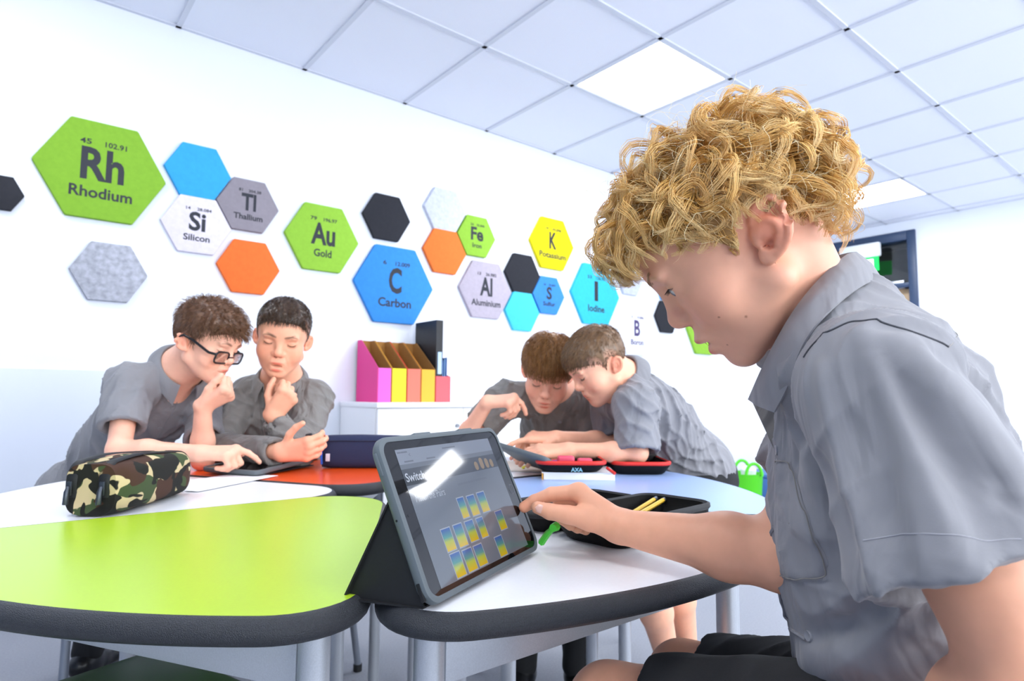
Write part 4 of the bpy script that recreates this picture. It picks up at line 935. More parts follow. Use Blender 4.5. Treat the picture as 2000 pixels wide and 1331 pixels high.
def face_parts(root, M, O, sc, o, brow_col, brow_n=160):
    """eyes, lashes, brows; head coordinates"""
    H = lambda p: O+M @ (np.asarray(p, float)*sc); w = o.get('wide', 1.); rng = np.random.default_rng(3)
    for sx in (-1, 1):
        if o.get('eye', 0) > 0:
            c = V3(sx*.0315*w, .0812, .0178); e = MB()
            e.lathe([(.0130*math.sin(a), -.0130*math.cos(a)) for a in np.linspace(0, PI, 14)], 20, H(c), M*sc*V3(1, 1, 1)); ob = e.build('eye', m_eye, root, smooth=True)
            g = nrm(V3(-sx*.05, .93, o.get('gaze', -.35))); a = nrm(np.cross(g, (1, 0, 0)))
            MB().lathe([(0, .01325), (.0030, .0131), (.0058, .0120)], 18, H(c), M @ frame(a, np.cross(g, a), g)*sc).build('iris', m_iris, ob, smooth=True)
            MB().lathe([(0, .0135), (.0015, .01345), (.0027, .01325)], 14, H(c), M @ frame(a, np.cross(g, a), g)*sc).build('pupil', m_blk, ob, smooth=True)
    f = lambda q: head_sdf(q, o)
    br = []; ls = []
    for sx in (-1, 1):
        t = rng.uniform(0, .58, brow_n); x = sx*(.012+.036*t); z = .0375+.0065*np.sin(t*2.6)-.004*t+rng.normal(size=brow_n)*.0016; y = np.full(brow_n, .098)-.022*t**2
        p = snap(f, np.stack([x, y, z], 1), 5, .0004); d = np.stack([np.full(brow_n, sx*1.), -.25-.6*t, .35-.6*t+rng.normal(size=brow_n)*.2], 1); d /= np.linalg.norm(d, axis=1, keepdims=True)
        br.append(np.stack([p, snap(f, p+d*.0035, 2, .0008), snap(f, p+d*.007, 2, .0006)], 1))
        m_ = 26; t = np.linspace(-1, 1, m_); ez = (o.get('eye_z', .0145)+o['eye']*.9) if o.get('eye', 0) > 0 else .0125
        x = sx*(.0320+.0115*t)*w; z = ez-.0028*t*t*(1 if o.get('eye', 0) > 0 else -1.2); p = snap(f, np.stack([x, .094-.004*t*t, z], 1), 4, .0003)
        d = np.stack([sx*(.45*t), np.full(m_, 1.), np.full(m_, -.75 if o.get('eye', 0) <= .003 else -.25)], 1); d /= np.linalg.norm(d, axis=1, keepdims=True)
        ls.append(np.stack([p-d*.001, p+d*.003, p+d*.006], 1))
    for P in br: hair_obj('eyebrow', P, np.array([[.00040, .00036, .0001]])*o.get('browfat', 1)*np.ones((len(P), 1)), np.tile(np.array(srgb(brow_col)[:3]), (len(P), 1)), M, O, sc, root)
    for P in ls: hair_obj('eyelashes', P, np.array([[.00022, .00016, .00005]])*np.ones((len(P), 1)), np.tile(np.array(srgb('3a271c')[:3]), (len(P), 1)), M, O, sc, root)


def make_folds(f0, segs, n=6):
    """cloth folds: each chord is laid onto the surface f0 as a short polyline"""
    out = []; P = np.array([a+(b-a)*t for a, b, _, _ in segs for t in np.linspace(0, 1, n)]); P = snap(f0, P, 6)
    for i, (_, _, w_, am) in enumerate(segs): q = P[i*n:(i+1)*n]; c = q.mean(0); out.append((q, w_, am, c, np.linalg.norm(q-c, axis=1).max()+w_*2.6))
    return out
def fold_field(P, folds):
    z = np.zeros(len(P))
    for q, w_, am, c, R in folds:
        m = ((P-c)**2).sum(1) < R*R
        if not m.any(): continue
        X = P[m]; d = np.full(len(X), 9.); t_ = np.zeros(len(X)); n = len(q)-1
        for i in range(n):
            ab = q[i+1]-q[i]; t = np.clip(((X-q[i]) @ ab)/max(ab @ ab, 1e-9), 0, 1); e = np.linalg.norm(X-q[i]-t[:, None]*ab, axis=1); k = e < d; d[k] = e[k]; t_[k] = (i+t[k])/n
        z[m] += am*np.exp(-(d/w_)**1.6)*np.sqrt(np.clip(np.sin(np.pi*(.06+.88*t_)), 0, 1))
    return z

def drape(P, K3, ph):
    """irregular ridged creases in patches"""
    z = np.zeros(len(P))
    for k in range(3):
        a, b, c = nrm(K3[k]), nrm(K3[k+1]), nrm(K3[k+2]); x = np.sin(P @ a*(46+15*k)+ph[k]+2.3*np.sin(P @ b*24+ph[k+1])+1.2*np.sin(P @ c*41+ph[k+2]))
        z += (1-np.abs(x))**1.6*np.clip(.55+.8*np.sin(P @ b*13+P @ c*9+ph[k+3]), 0, 1)
    return z-.55
# ------------------------------------------------------------------ the blond boy in the foreground
def blond_boy():
    root = thing('person', 'curly blond boy in grey short sleeved shirt and black shorts touching the tablet', 'person', (0, 0, 0))
    HD = .635; O = at(1471, 468, HD); v = nrm(O-CO); f = -.73*CR-.685*CU; f = nrm(f-v*(f@v)); f, v = nrm(f*.993-v*.118), nrm(v*.993+f*.118); M = np.stack([v, f, np.cross(v, f)], 1); sc = 1.0
    H = lambda *p: O+M @ (V3(*p)*sc)
    ho = dict(brow='a97c4e', brow_w=.45, eye=.0056, eye_z=.0165, lip=.0022, mouth=.0022, gaze=-.30, lip_drop=.001, moles=[])
    # joints
    NB = at(1638, 655, .64); SL = at(1722, 770, .505); SR = at(1648, 770, .755)
    EL = at(2020, 1335, .405); WL = at(1780, 1480, .50); ER = at(1535, 1088, .655); WR = at(1222, 1031, .752)
    PV = at(1850, 1430, .64); HL_ = at(1815, 1490, .55); HR_ = at(1745, 1405, .70); KL = at(1192, 1384, .745); KR = at(1334, 1322, .93)
    AL = V3(KL[0]-.02, KL[1]-.05, .08)+V3(.0, .03, 0); AR = V3(KR[0]+.06, KR[1]-.06, .08)
    # right hand on the screen
    r_ = ray(1019, 991); tipd = ((O_TAB-CO)@tn)/(r_@tn); dT = tipd
    J = lambda x, y, dd: at(x, y, dT+dd)
    ch = [('palm', [J(1212, 1024, -.052), J(1131, 962, -.024)], [.0150, .0115]), ('palm', [J(1214, 1028, -.040), J(1136, 966, -.006)], [.0150, .0115]), ('palm', [J(1216, 1034, -.030), J(1146, 978, .010)], [.0145, .0112]), ('palm', [J(1216, 1038, -.026), J(1158, 994, .022)], [.0135, .0105]), ('palm', [J(1196, 1034, -.052), J(1140, 1010, -.040)], [.0135, .0125]),
          ('finger', [J(1131, 962, -.024), J(1078, 966, -.014), J(1044, 979, -.0095), J(1024, 991, -.0080)], [.0105, .0092, .0080, .0072]),
          ('finger', [J(1136, 966, -.006), J(1094, 985, .004), J(1098, 1012, .000), J(1114, 1026, -.006)], [.0102, .0092, .0082, .0072]),
          ('finger', [J(1146, 978, .010), J(1108, 998, .018), J(1114, 1022, .012), J(1128, 1032, .004)], [.0100, .0090, .0080, .0070]),
          ('finger', [J(1158, 994, .022), J(1126, 1012, .028), J(1132, 1030, .022), J(1144, 1036, .014)], [.0092, .0082, .0074, .0066]),
          ('thumb', [J(1150, 1014, -.045), J(1110, 1006, -.044), J(1074, 1000, -.036), J(1050, 992, -.030)], [.0135, .0112, .0098, .0078])]
    hand = guard(lambda P: hand_sdf(P, ch), J(1120, 1000, -.02), .13)
    lh = hand_chains(WL, KL-WL+V3(0, 0, .02), V3(0, 0, 1), np.cross(KL-WL, V3(0, 0, 1)), [(25, 30, 20)]*4)
    lhand = guard(lambda P: hand_sdf(P, lh), WL+nrm(KL-WL)*.08, .14)
    NS = at(1608, 652, .645)
    def body(P):
        d = head_sdf((P-O) @ M/sc, ho)*sc
        d = smin(d, s_cone(P, H(0, -.014, -.022), NS, .043, .043), .022)
        d = smin(d, s_cone(P, H(0, .035, -.055), NS*.6+H(0, .02, -.08)*.4, .026, .034), .02)
        t = s_cone(P, SL*.8+SR*.2, SR*.8+SL*.2, .038, .038); t = smin(t, s_cone(P, NB-nrm(NB-PV)*.05, PV, .05, .085), .05); d = smin(d, t, .04)
        for S, E, Wd, hs in ((SL, EL, WL, lhand), (SR, ER, WR, hand)):
            a = s_cone(P, S, E, .042, .034); m_ = E*.68+Wd*.32; fo = s_cone(P, E, m_, .033, .0335); fo = smin(fo, s_cone(P, m_, Wd, .0325, .0205), .02)
            a = smin(a, fo, .018); a = smin(a, hs(P), .014); d = smin(d, a, .02)
        for Hh, K, A in ((HL_, KL, AL), (HR_, KR, AR)):
            g = s_cone(P, Hh, K, .070, .048); g = smin(g, s_cone(P, K, K*.65+A*.35, .046, .044), .02); g = smin(g, s_cone(P, K*.65+A*.35, A, .044, .028), .02)
            d = smin(d, g, .03)
        return d
    pts = np.array([O+V3(0, 0, .15), SL, SR, EL, WL, ER, WR, KL, KR, AL, AR, PV, J(1019, 991, 0), O-M[:, 1]*.12, O+M[:, 1]*.15])
    vv, F = sdf_mesh(body, pts.min(0)-.11, pts.max(0)+.11, .0056, 0)
    vv, F = head_sub(vv, F, J(1290, 1050, -.07), .21, body, .0028); vv, F = head_sub(vv, F, J(1110, 1000, -.02), .09, body, .0014)
    vv, F = head_sub(vv, F, H(0, .01, .0), .16, body, .0028); vv, F = head_sub(vv, F, H(-.02, .03, -.005), .105, body, .0014)
    q = (vv-O) @ M/sc; t = skin_tint(q, SKIN, ho)
    tr = np.clip((np.linalg.norm(vv-O, axis=1)-.14)/.04, 0, 1)[:, None]; t = t*(1-tr)+SKIN*V3(.97, .92, .86)*tr
    kn = np.exp(-(np.linalg.norm(vv-ch[5][1][3], axis=1)/.016)**2)[:, None]; t = t*(1-.4*kn)+SKIN*V3(1.05, .72, .62)*.4*kn
    for mx, my, mr in ((1404, 620, .0010), (1457, 619, .0011), (1420, 674, .0007)):
        c_ = ray_hit(body, mx, my); w_ = np.clip(1.6-np.linalg.norm(vv-c_, axis=1)/mr, 0, 1)[:, None]*.75; t = t*(1-w_)+np.array(srgb('7a3f28')[:3])*w_
    bd = mesh_obj('body', vv, F, m_skin, root, True, t)
    # nails
    def nail(p, ax, nn, w, l):
        ax = nrm(ax); nn = nrm(nn-ax*(nn@ax)); s = np.cross(ax, nn); rg = []
        for i in range(7):
            u_ = -1+2*i/6; ww = w*math.sqrt(max(.02, 1-abs(u_)**3)); rg.append([p+ax*l*u_+s*ww*x+nn*(-.0016*x*x) for x in np.linspace(-1, 1, 7)])
        return MB().loft(rg, cap=False, closed=False).build('fingernail', mat('fingernail', 'e2b3a4', .25), bd, smooth=True)
    def on_skin(p, dirn): x = snap(body, [p+nrm(dirn)*.01], 6, .0004)[0]; return x
    tp = ch[-1][1]; nail(on_skin(tp[3]*.72+tp[2]*.28, -CF+.25*CU-.25*CR), tp[3]-tp[2], -CF+.25*CU-.25*CR, .0052, .0062)
    face_parts(root, M, O, sc, ho, 'b98d62', 40)
    # ---------------- curly hair
    rng = np.random.default_rng(11); NL = 470; lob = lambda p: hairline(p)+.036*np.clip((-.045-p[:, 1])/.04, 0, 1)
    rp = rng.normal(size=(6000, 3)); rp /= np.linalg.norm(rp, axis=1, keepdims=True); rp = snap(cranium, rp*V3(.072, .093, .080)+V3(0, .006, .042), 4); rp = rp[lob(rp) > .002]
    keep = []                                      # evenly spread roots
    for p in rp:
        if len(keep) == 0 or np.min(np.linalg.norm(np.array(keep)-p, axis=1)) > .0088: keep.append(p)
        if len(keep) >= NL: break
    rp = np.array(keep); n = len(rp)
    crown = V3(0., -.03, .12); K = 21
    fl = rp-crown; fl /= np.linalg.norm(fl, axis=1, keepdims=True); fl += rng.normal(size=(n, 3))*.6; fl[:, 2] -= .15
    fr = np.clip((rp[:, 1]-.03)/.06, 0, 1)[:, None]; fl = fl*(1-fr*.5)+V3(0, 1.2, -.1)*fr*.6
    hl0 = lob(rp); L = rng.uniform(.046, .080, n)*np.clip(.45+hl0/.07, .45, 1.05); thick = rng.uniform(.009, .031, n)*np.clip(.5+hl0/.08, .45, 1.05)
    thick *= 1+.45*np.clip((-rp[:, 1]-.03)/.05, 0, 1); thick += .016*fr[:, 0]*np.clip((rp[:, 2]-.06)/.03, 0, 1)
    X = rp+grad(cranium, rp)*.001; path = [X]
    for i in range(K-1):
        g = grad(cranium, X); t = fl-g*(fl*g).sum(1, keepdims=True); t /= np.maximum(np.linalg.norm(t, axis=1, keepdims=True), 1e-9)
        s = i/(K-1); tgt = thick*min(1, s*3.0)*(1-.35*max(0, s-.6)/.4); d = cranium(X); up = np.clip((tgt-d)/.004, -1.2, 1.6)[:, None]
        X = X+(t+g*up)*(L/(K-1))[:, None]; path.append(X)
    C = np.stack(path, 1); T = np.gradient(C, axis=1); T /= np.linalg.norm(T, axis=2, keepdims=True)
    G = grad(cranium, C.reshape(-1, 3)).reshape(C.shape); B = np.cross(T, G); B /= np.maximum(np.linalg.norm(B, axis=2, keepdims=True), 1e-9); G2 = np.cross(B, T)
    s = np.linspace(0, 1, K)[None]; turns = rng.uniform(.55, 1.35, (n, 1))*rng.choice([-1, 1], (n, 1)); ph = rng.uniform(0, 2*PI, (n, 1)); rad = rng.uniform(.006, .0150, (n, 1))*np.minimum(1, s*2.0)*np.clip(.5+hl0/.05, .5, 1)[:, None]
    ang = 2*PI*turns*s**1.15+ph
    C2 = C+B*(rad*(np.cos(ang)-np.cos(ph)*(1-s)))[:, :, None]*1.25+(G2*(rad*np.sin(ang))[:, :, None]*.60)
    # curls stay off the skull and end along the hairline
    fl_ = C2.reshape(-1, 3)
    ov = np.clip((fl_[:, 1]-.075)/.03, 0, 1)*.020+np.clip((-.05-fl_[:, 1])/.03, 0, 1)*.014+.007
    low = (lob(fl_)+ov).reshape(n, K)+.008*rng.normal(size=(n, 1)).clip(-1, 1.2); bad = low < 0; bad[:, :5] = False
    cut = np.where(bad.any(1), np.maximum(bad.argmax(1), 6)/(K-1), 1.0); ss = np.linspace(0, 1, K)[None]*cut[:, None]*(K-1); i0 = np.minimum(ss.astype(int), K-2); fr_ = (ss-i0)[..., None]
    ar_ = np.arange(n)[:, None]; C2 = C2[ar_, i0]*(1-fr_)+C2[ar_, i0+1]*fr_; G = G[ar_, i0]; fl_ = C2.reshape(-1, 3)
    dd = cranium(fl_); g = grad(cranium, fl_); fl_ = fl_+g*np.clip(.0035-dd, 0, .02)[:, None]; C2 = fl_.reshape(C2.shape)
    m_ = 19; T = np.gradient(C2, axis=1); T /= np.maximum(np.linalg.norm(T, axis=2, keepdims=True), 1e-9); A = np.cross(T, G); A /= np.maximum(np.linalg.norm(A, axis=2, keepdims=True), 1e-9); Bn = np.cross(T, A)
    u = rng.uniform(-1, 1, (n, m_)); w = rng.uniform(-1, 1, (n, m_)); wd = rng.uniform(.0035, .0082, (n, 1, 1))*(1.05-.80*s[:, None]**1.6)
    wob = rng.normal(size=(n, m_, 1)); w2 = rng.uniform(0, 6, (n, m_, 1)); frz = np.where(rng.uniform(size=(n, m_, 1)) < .16, 3.2, 1.0)
    P = C2[:, None]+A[:, None]*(u[:, :, None]*wd)[..., None]+Bn[:, None]*(w[:, :, None]*wd*.55)[..., None]+(A[:, None]*(np.sin(s*7+w2)*.0011*wob*frz)[..., None])+(Bn[:, None]*(np.cos(s*6+w2)*.0010*wob*frz)[..., None])
    P = P.reshape(n*m_, K, 3)
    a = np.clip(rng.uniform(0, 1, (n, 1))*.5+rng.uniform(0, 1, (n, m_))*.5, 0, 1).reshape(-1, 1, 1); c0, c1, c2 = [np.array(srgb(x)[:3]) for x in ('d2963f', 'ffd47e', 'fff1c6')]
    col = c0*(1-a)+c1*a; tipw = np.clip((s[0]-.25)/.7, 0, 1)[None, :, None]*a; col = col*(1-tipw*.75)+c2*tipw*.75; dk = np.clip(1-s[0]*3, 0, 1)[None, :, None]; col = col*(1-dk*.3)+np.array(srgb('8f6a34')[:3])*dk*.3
    r = .00037*(1-.85*s**2)*np.ones((len(P), 1))
    # stray single hairs
    ns = 700; sp = scalp_points(ns, 0, rng); ns = len(sp); X = sp+grad(cranium, sp)*.014; d0 = grad(cranium, sp)*.9+rng.normal(size=(ns, 3))*.9; sp_ = [X]
    for i in range(K-1): d0 = d0+rng.normal(size=(ns, 3))*.20-grad(cranium, X)*.13; d0 /= np.linalg.norm(d0, axis=1, keepdims=True); X = X+d0*.0026; sp_.append(X)
    PS = np.stack(sp_, 1); ok = (lob(PS.reshape(-1, 3)).reshape(ns, K) > -.012).all(1); PS = PS[ok]; ns = len(PS)
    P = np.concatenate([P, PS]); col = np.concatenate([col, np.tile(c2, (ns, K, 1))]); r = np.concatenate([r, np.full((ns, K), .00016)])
    def cap(qq): return smax(cranium(qq)-.0055-.002*np.sin(qq[:, 0]*190)*np.sin(qq[:, 1]*170)*np.sin(qq[:, 2]*180), -lob(qq)*.75-.001, .005)
    cv_, cf = sdf_mesh(cap, (-.11, -.13, -.10), (.11, .13, .16), .006, 1)
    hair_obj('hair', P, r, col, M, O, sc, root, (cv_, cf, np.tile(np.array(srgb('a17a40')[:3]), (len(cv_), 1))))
    # ---------------- shirt
    FR = nrm(-.97*CR+.25*CF); upv = nrm(NB-PV); lat = nrm(SL-SR); frn = np.cross(lat, upv); frn = frn if frn@FR > 0 else -frn
    CH = at(1700, 890, .63); BE = at(1735, 1120, .625); BM = np.stack([lat, nrm(frn), np.cross(lat, nrm(frn))], 1)
    HEM = at(1888, 1140, .445); HEMR = SR*.45+ER*.55
    fpx = [((1690, 655), (1890, 1120), .020, .010), ((1760, 680), (1990, 930), .022, .013), ((1665, 700), (1745, 1080), .022, -.007), ((1720, 690), (1930, 1040), .018, -.010), ((1840, 700), (1998, 830), .018, -.010), ((1600, 720), (1650, 960), .011, .004), ((1660, 960), (1712, 1170), .010, .004),
           ((1570, 1300), (1850, 1190), .018, .011), ((1600, 1250), (1760, 1130), .016, -.008), ((1545, 760), (1560, 900), .012, -.005), ((1600, 900), (1660, 1090), .016, -.010), ((1560, 860), (1610, 1010), .012, .006), ((1640, 1290), (1900, 1270), .014, .008), ((1620, 1180), (1700, 1215), .013, .006), ((1780, 960), (1830, 1140), .012, .005), ((1900, 930), (1950, 1140), .014, -.006), ((1700, 640), (1850, 660), .014, -.004), ((1900, 690), (1990, 775), .012, .005)]
    U = [(1466, 780, .640), (1490, 726, .606), (1522, 664, .584), (1562, 598, .578), (1612, 536, .592), (1650, 503, .622), (1668, 496, .655)]
    L_ = [(1514, 806, .588), (1540, 756, .560), (1562, 692, .545), (1592, 640, .545), (1640, 592, .560), (1690, 556, .600), (1722, 547, .655)]
    U = spline([at(*q_) for q_ in U], 25); L_ = spline([at(*q_) for q_ in L_], 25); cc = U[-1]*.5+at(1480, 750, .66)*.5; ml = nrm(M[:, 0]); mir = lambda p: p-2*ml*((p-U[-1]) @ ml)
    under = [p+(cc-p)*.24-upv*.018 for p in L_[4:]]; under = under+[mir(p) for p in under[-2::-1]]; under = under[::3]
    axl = nrm(HEM-SL); axh_ = nrm(-CU*.80+CR*.18-CF*.52)
    rd_ = np.random.default_rng(21); DK = rd_.normal(size=(6, 3)); DP = rd_.uniform(0, 6, 8)
    def shirt0(P):
        d = s_ell(P, CH, (.120, .082, .130), BM); d = smin(d, s_ell(P, BE, (.118, .104, .155), BM), .06); d = smin(d, s_ell(P, PV*.75+BE*.25+FR*.01, (.13, .115, .12), BM), .05)
        d = smin(d, s_cone(P, SL, SR, .056, .052), .045)
        d = smin(d, s_cone(P, NB-upv*.024, SL*.9+NB*.1, .040, .054), .03); d = smin(d, s_cone(P, NB-upv*.024, SR, .040, .050), .03)
        d = smin(d, s_cone(P, at(1690, 590, .650), SL*.35+SR*.35+CH*.3, .030, .05), .035)
        for a_, b_ in zip(under[:-1], under[1:]): d = smin(d, s_cone(P, a_, b_, .017, .017), .024)
        d = smin(d, s_ell(P, at(1800, 860, .585), (.075, .065, .12), BM), .05)
        sl = s_cone(P, SL+upv*.004, HEM+axl*.03, .058, .081); sl = smax(sl, (P-HEM) @ axh_, .003); d = smin(d, sl, .020)
        ar = nrm(ER-SR); sr = s_cone(P, SR, HEMR+ar*.03, .056, .062); sr = smax(sr, (P-HEMR) @ ar, .003); sr = smax(sr, -smax(s_cone(P, SR+ar*.05, HEMR+ar*.06, .045, .057), -((P-(HEMR-ar*.05)) @ ar), .004), .002); d = smin(d, sr, .020)
        return d
    folds = make_folds(shirt0, [(ray_hit(shirt0, *a_), ray_hit(shirt0, *b_), w_*.68, am*1.35) for a_, b_, w_, am in fpx], 7)
    neckc = NB; nax = nrm(H(0, -.012, -.03)-NB)
    def shirt(P):
        d = shirt0(P)
        near = np.abs(d) < .035; Q = P[near]; d[near] -= fold_field(Q, folds)+.0030*drape(Q, DK, DP)
        d = smax(d, -smax(s_cone(P, SL+axl*.05, HEM+axl*.06, .042, .0655), -((P-(HEM-axl*.07)) @ axl), .004), .003)
        d = smax(d, -s_cone(P, NS, H(0, -.014, -.03), .046, .048), .004)
        op = NB+frn*.075-upv*.055   # open neck
        d = smax(d, -s_ell(P, op, (.018, .035, .045), BM), .006)
        return d
    pts = np.array([SL, SR, EL*.3+HEM*.7, HEMR, PV, CH, BE, NB]); sv, sF = sdf_mesh(shirt, pts.min(0)-.17, pts.max(0)+.15, .0056, 1)
    sh = mesh_obj('shirt', sv, sF, m_shirt, root, True)
    # collar: folded flap running from the throat round the nape, mirrored to the far side
    U = list(U)+[mir(p) for p in U[-2:6:-1]]; L_ = list(L_)+[mir(p) for p in L_[-2:6:-1]]; secs = []
    for i in range(len(U)):
        u_, l_ = U[i], L_[i]; tg = nrm(U[min(i+1, len(U)-1)]-U[max(i-1, 0)]); o_ = nrm(np.cross(tg, l_-u_)); o_ = o_ if o_@(u_-cc) > 0 else -o_
        dn = nrm(l_-u_); ins = u_+(cc-u_)*.06+dn*.022-o_*.006; md = u_*.5+l_*.5+o_*.004
        secs.append([ins, u_-o_*.0012, u_-dn*.0016+o_*.0006, u_+o_*.0030, md+o_*.0014, l_+o_*.0012, l_-o_*.0006, md-o_*.0012, u_+dn*.004+o_*.0004, ins+o_*.002])
    MB().loft(secs, cap=True).build('collar', m_shirt, root, smooth=True, angle=65)
    # far half of the open shirt front, seen from inside
    fp = [at(*q_) for q_ in ((1467, 781, .690), (1520, 770, .665), (1545, 830, .640), (1535, 915, .628), (1517, 890, .640), (1498, 848, .662))]; nf = nrm(np.cross(fp[1]-fp[0], fp[-1]-fp[0]))*.0016
    MB().add(fp+[p+nf for p in fp], [tuple(range(6)), tuple(range(11, 5, -1))]+[(i, (i+1) % 6, 6+(i+1) % 6, 6+i) for i in range(6)]).build('front_facing', m_shirt2, root)
    hit = lambda x, y: ray_hit(shirt, x, y)
    def seam(pp, m_, r_=.0007, n=60, par=sh, nm='seam', off=.0002): MB().tube(snap(shirt, spline([hit(*q_) for q_ in pp], n), 3, off), r_, 6).build(nm, m_, par, smooth=True)
    m_dark = mat('dark seam thread', '3c3e45', .8)
    seam([(1570, 699), (1590, 672), (1625, 645), (1660, 630), (1690, 627), (1740, 636), (1800, 655), (1852, 678)], m_dark, .0009)
    seam([(1686, 1056), (1760, 1044), (1870, 1046), (1995, 1054)], mat('pale seam thread', 'a3a3aa', .8), .0004, 50)
    seam([(1852, 678), (1872, 655), (1888, 634)], m_shirt2, .0006, 20)
    pk = [hit(*q_) for q_ in ((1516, 896), (1546, 903), (1580, 1005), (1618, 1100), (1606, 1135), (1560, 1138), (1518, 1130), (1512, 1000))]
    def patch(poly, name, th=.0022, n=10):
        ctr = np.mean(poly, 0); rg = []; P2 = []
        for i in range(len(poly)):
            for k in range(8): P2.append(poly[i]+(poly[(i+1) % len(poly)]-poly[i])*k/8)
        for k in np.linspace(0.02, 1, n): rg.append(snap(shirt, [ctr+(p-ctr)*k for p in P2], 4, th if k < .97 else .0002))
        return MB().loft(rg, cap=True).build(name, m_shirt, sh, smooth=True, angle=70)
    patch(pk, 'pocket'); seam([(1519, 903), (1547, 910), (1577, 1005), (1612, 1100), (1601, 1130), (1522, 1124)], m_shirt2, .0006, 60, off=.0024)
    seam([(1512, 1030), (1503, 1090), (1503, 1150), (1528, 1205), (1575, 1250)], m_shirt, .0022, 50, nm='placket')
    for x, y in ((1503, 1139), (1580, 1243), (1518, 880)):
        p = hit(x, y); g = grad(shirt, p[None])[0]; disc('button', p, g, .0052, m_button, sh)
    # ---------------- shorts
    def shorts(P):
        d = np.full(len(P), 9.)
        for Hh, K, lim in ((HL_, KL, .80), (HR_, KR, .80)):
            a = nrm(K-Hh); E = Hh+(K-Hh)*lim; g = s_cone(P, Hh, E+a*.02, .080, .062); g = smax(g, (P-E) @ a, .004); d = smin(d, g, .03)
        d = smin(d, s_ell(P, PV-upv*.0, (.14, .12, .10), BM), .04)
        return d-.0028*drape(P, DK[::-1], DP)
    pts = np.array([PV, HL_, HR_, KL, KR]); a, b_ = sdf_mesh(shorts, pts.min(0)-.16, pts.max(0)+.14, .010, 1); mesh_obj('shorts', a, b_, m_pants, root, True)
    for A in (AL, AR): shoe(root, A, nrm((KL-HL_)*V3(1, 1, 0)))
    return dict(PV=PV, HL=HL_, HR=HR_)
def ray_hit(f, x, y, d0=.25, d1=1.0, n=400):
    """first point of the surface f = 0 along the line of sight"""
    t = np.linspace(d0, d1, n); r = ray(x, y); v = f(CO+t[:, None]*r)
    i = np.argmax(v < 0) if (v < 0).any() else int(np.argmin(v))
    if i > 0 and v[i] < 0: k = v[i-1]/(v[i-1]-v[i]); return CO+r*(t[i-1]+(t[i]-t[i-1])*k)
    return CO+r*t[i]
def ring_collar(root, c, f, l, n, a, b, m, fall=.036, out=.020, gap=.30, point=.030, N=56):
    secs = []
    for i in range(N+1):
        t = -1+2*i/N; ph = PI+t*(PI-gap); o_ = f*math.cos(ph)*a+l*math.sin(ph)*b; dr = nrm(f*math.cos(ph)*b+l*math.sin(ph)*a)
        e = max(0, abs(t)-.72)/.28; e = e*e; back = (1-math.cos(ph))/2
        top = c+o_+n*.004*back; ins = top-n*.030-dr*.004+f*.004*e
        low = top+dr*(out+.004*back)-n*(fall+.006*back)+f*point*e*.55-n*point*e*.35
        md = (top+low)/2+dr*.007
        secs.append([ins, top-dr*.0015, top+n*.0022+dr*.0012, top+dr*.0050+n*.0006, md, low+dr*.0016, low-dr*.0004, md-dr*.0026, top+dr*.0016-n*.004, ins+dr*.0022])
    return MB().loft(secs, cap=True).build('collar', m, root, smooth=True, angle=65)
def shoe(root, A, d):
    s = np.cross(d, (0, 0, 1)); c = V3(A[0], A[1], 0)
    def f(P):
        q = s_cone(P, c+V3(0, 0, .045)-d*.03, c+V3(0, 0, .04)+d*.04, .036, .036); q = smin(q, s_ell(P, c+d*.12+V3(0, 0, .03), (.036, .075, .03), frame(s, d, (0, 0, 1))), .03); q = smin(q, s_cone(P, c+V3(0, 0, .05), V3(A[0], A[1], .10), .038, .037), .02)
        return smax(q, .001-P[:, 2], .004)
    v, F = sdf_mesh(f, c-V3(.2, .2, .02), c+V3(.2, .2, .17), .008, 1); return mesh_obj('shoe', v, F, m_shoe, root, True)
O_TAB = A0+V3(0, 0, .0062)
BB = blond_boy()
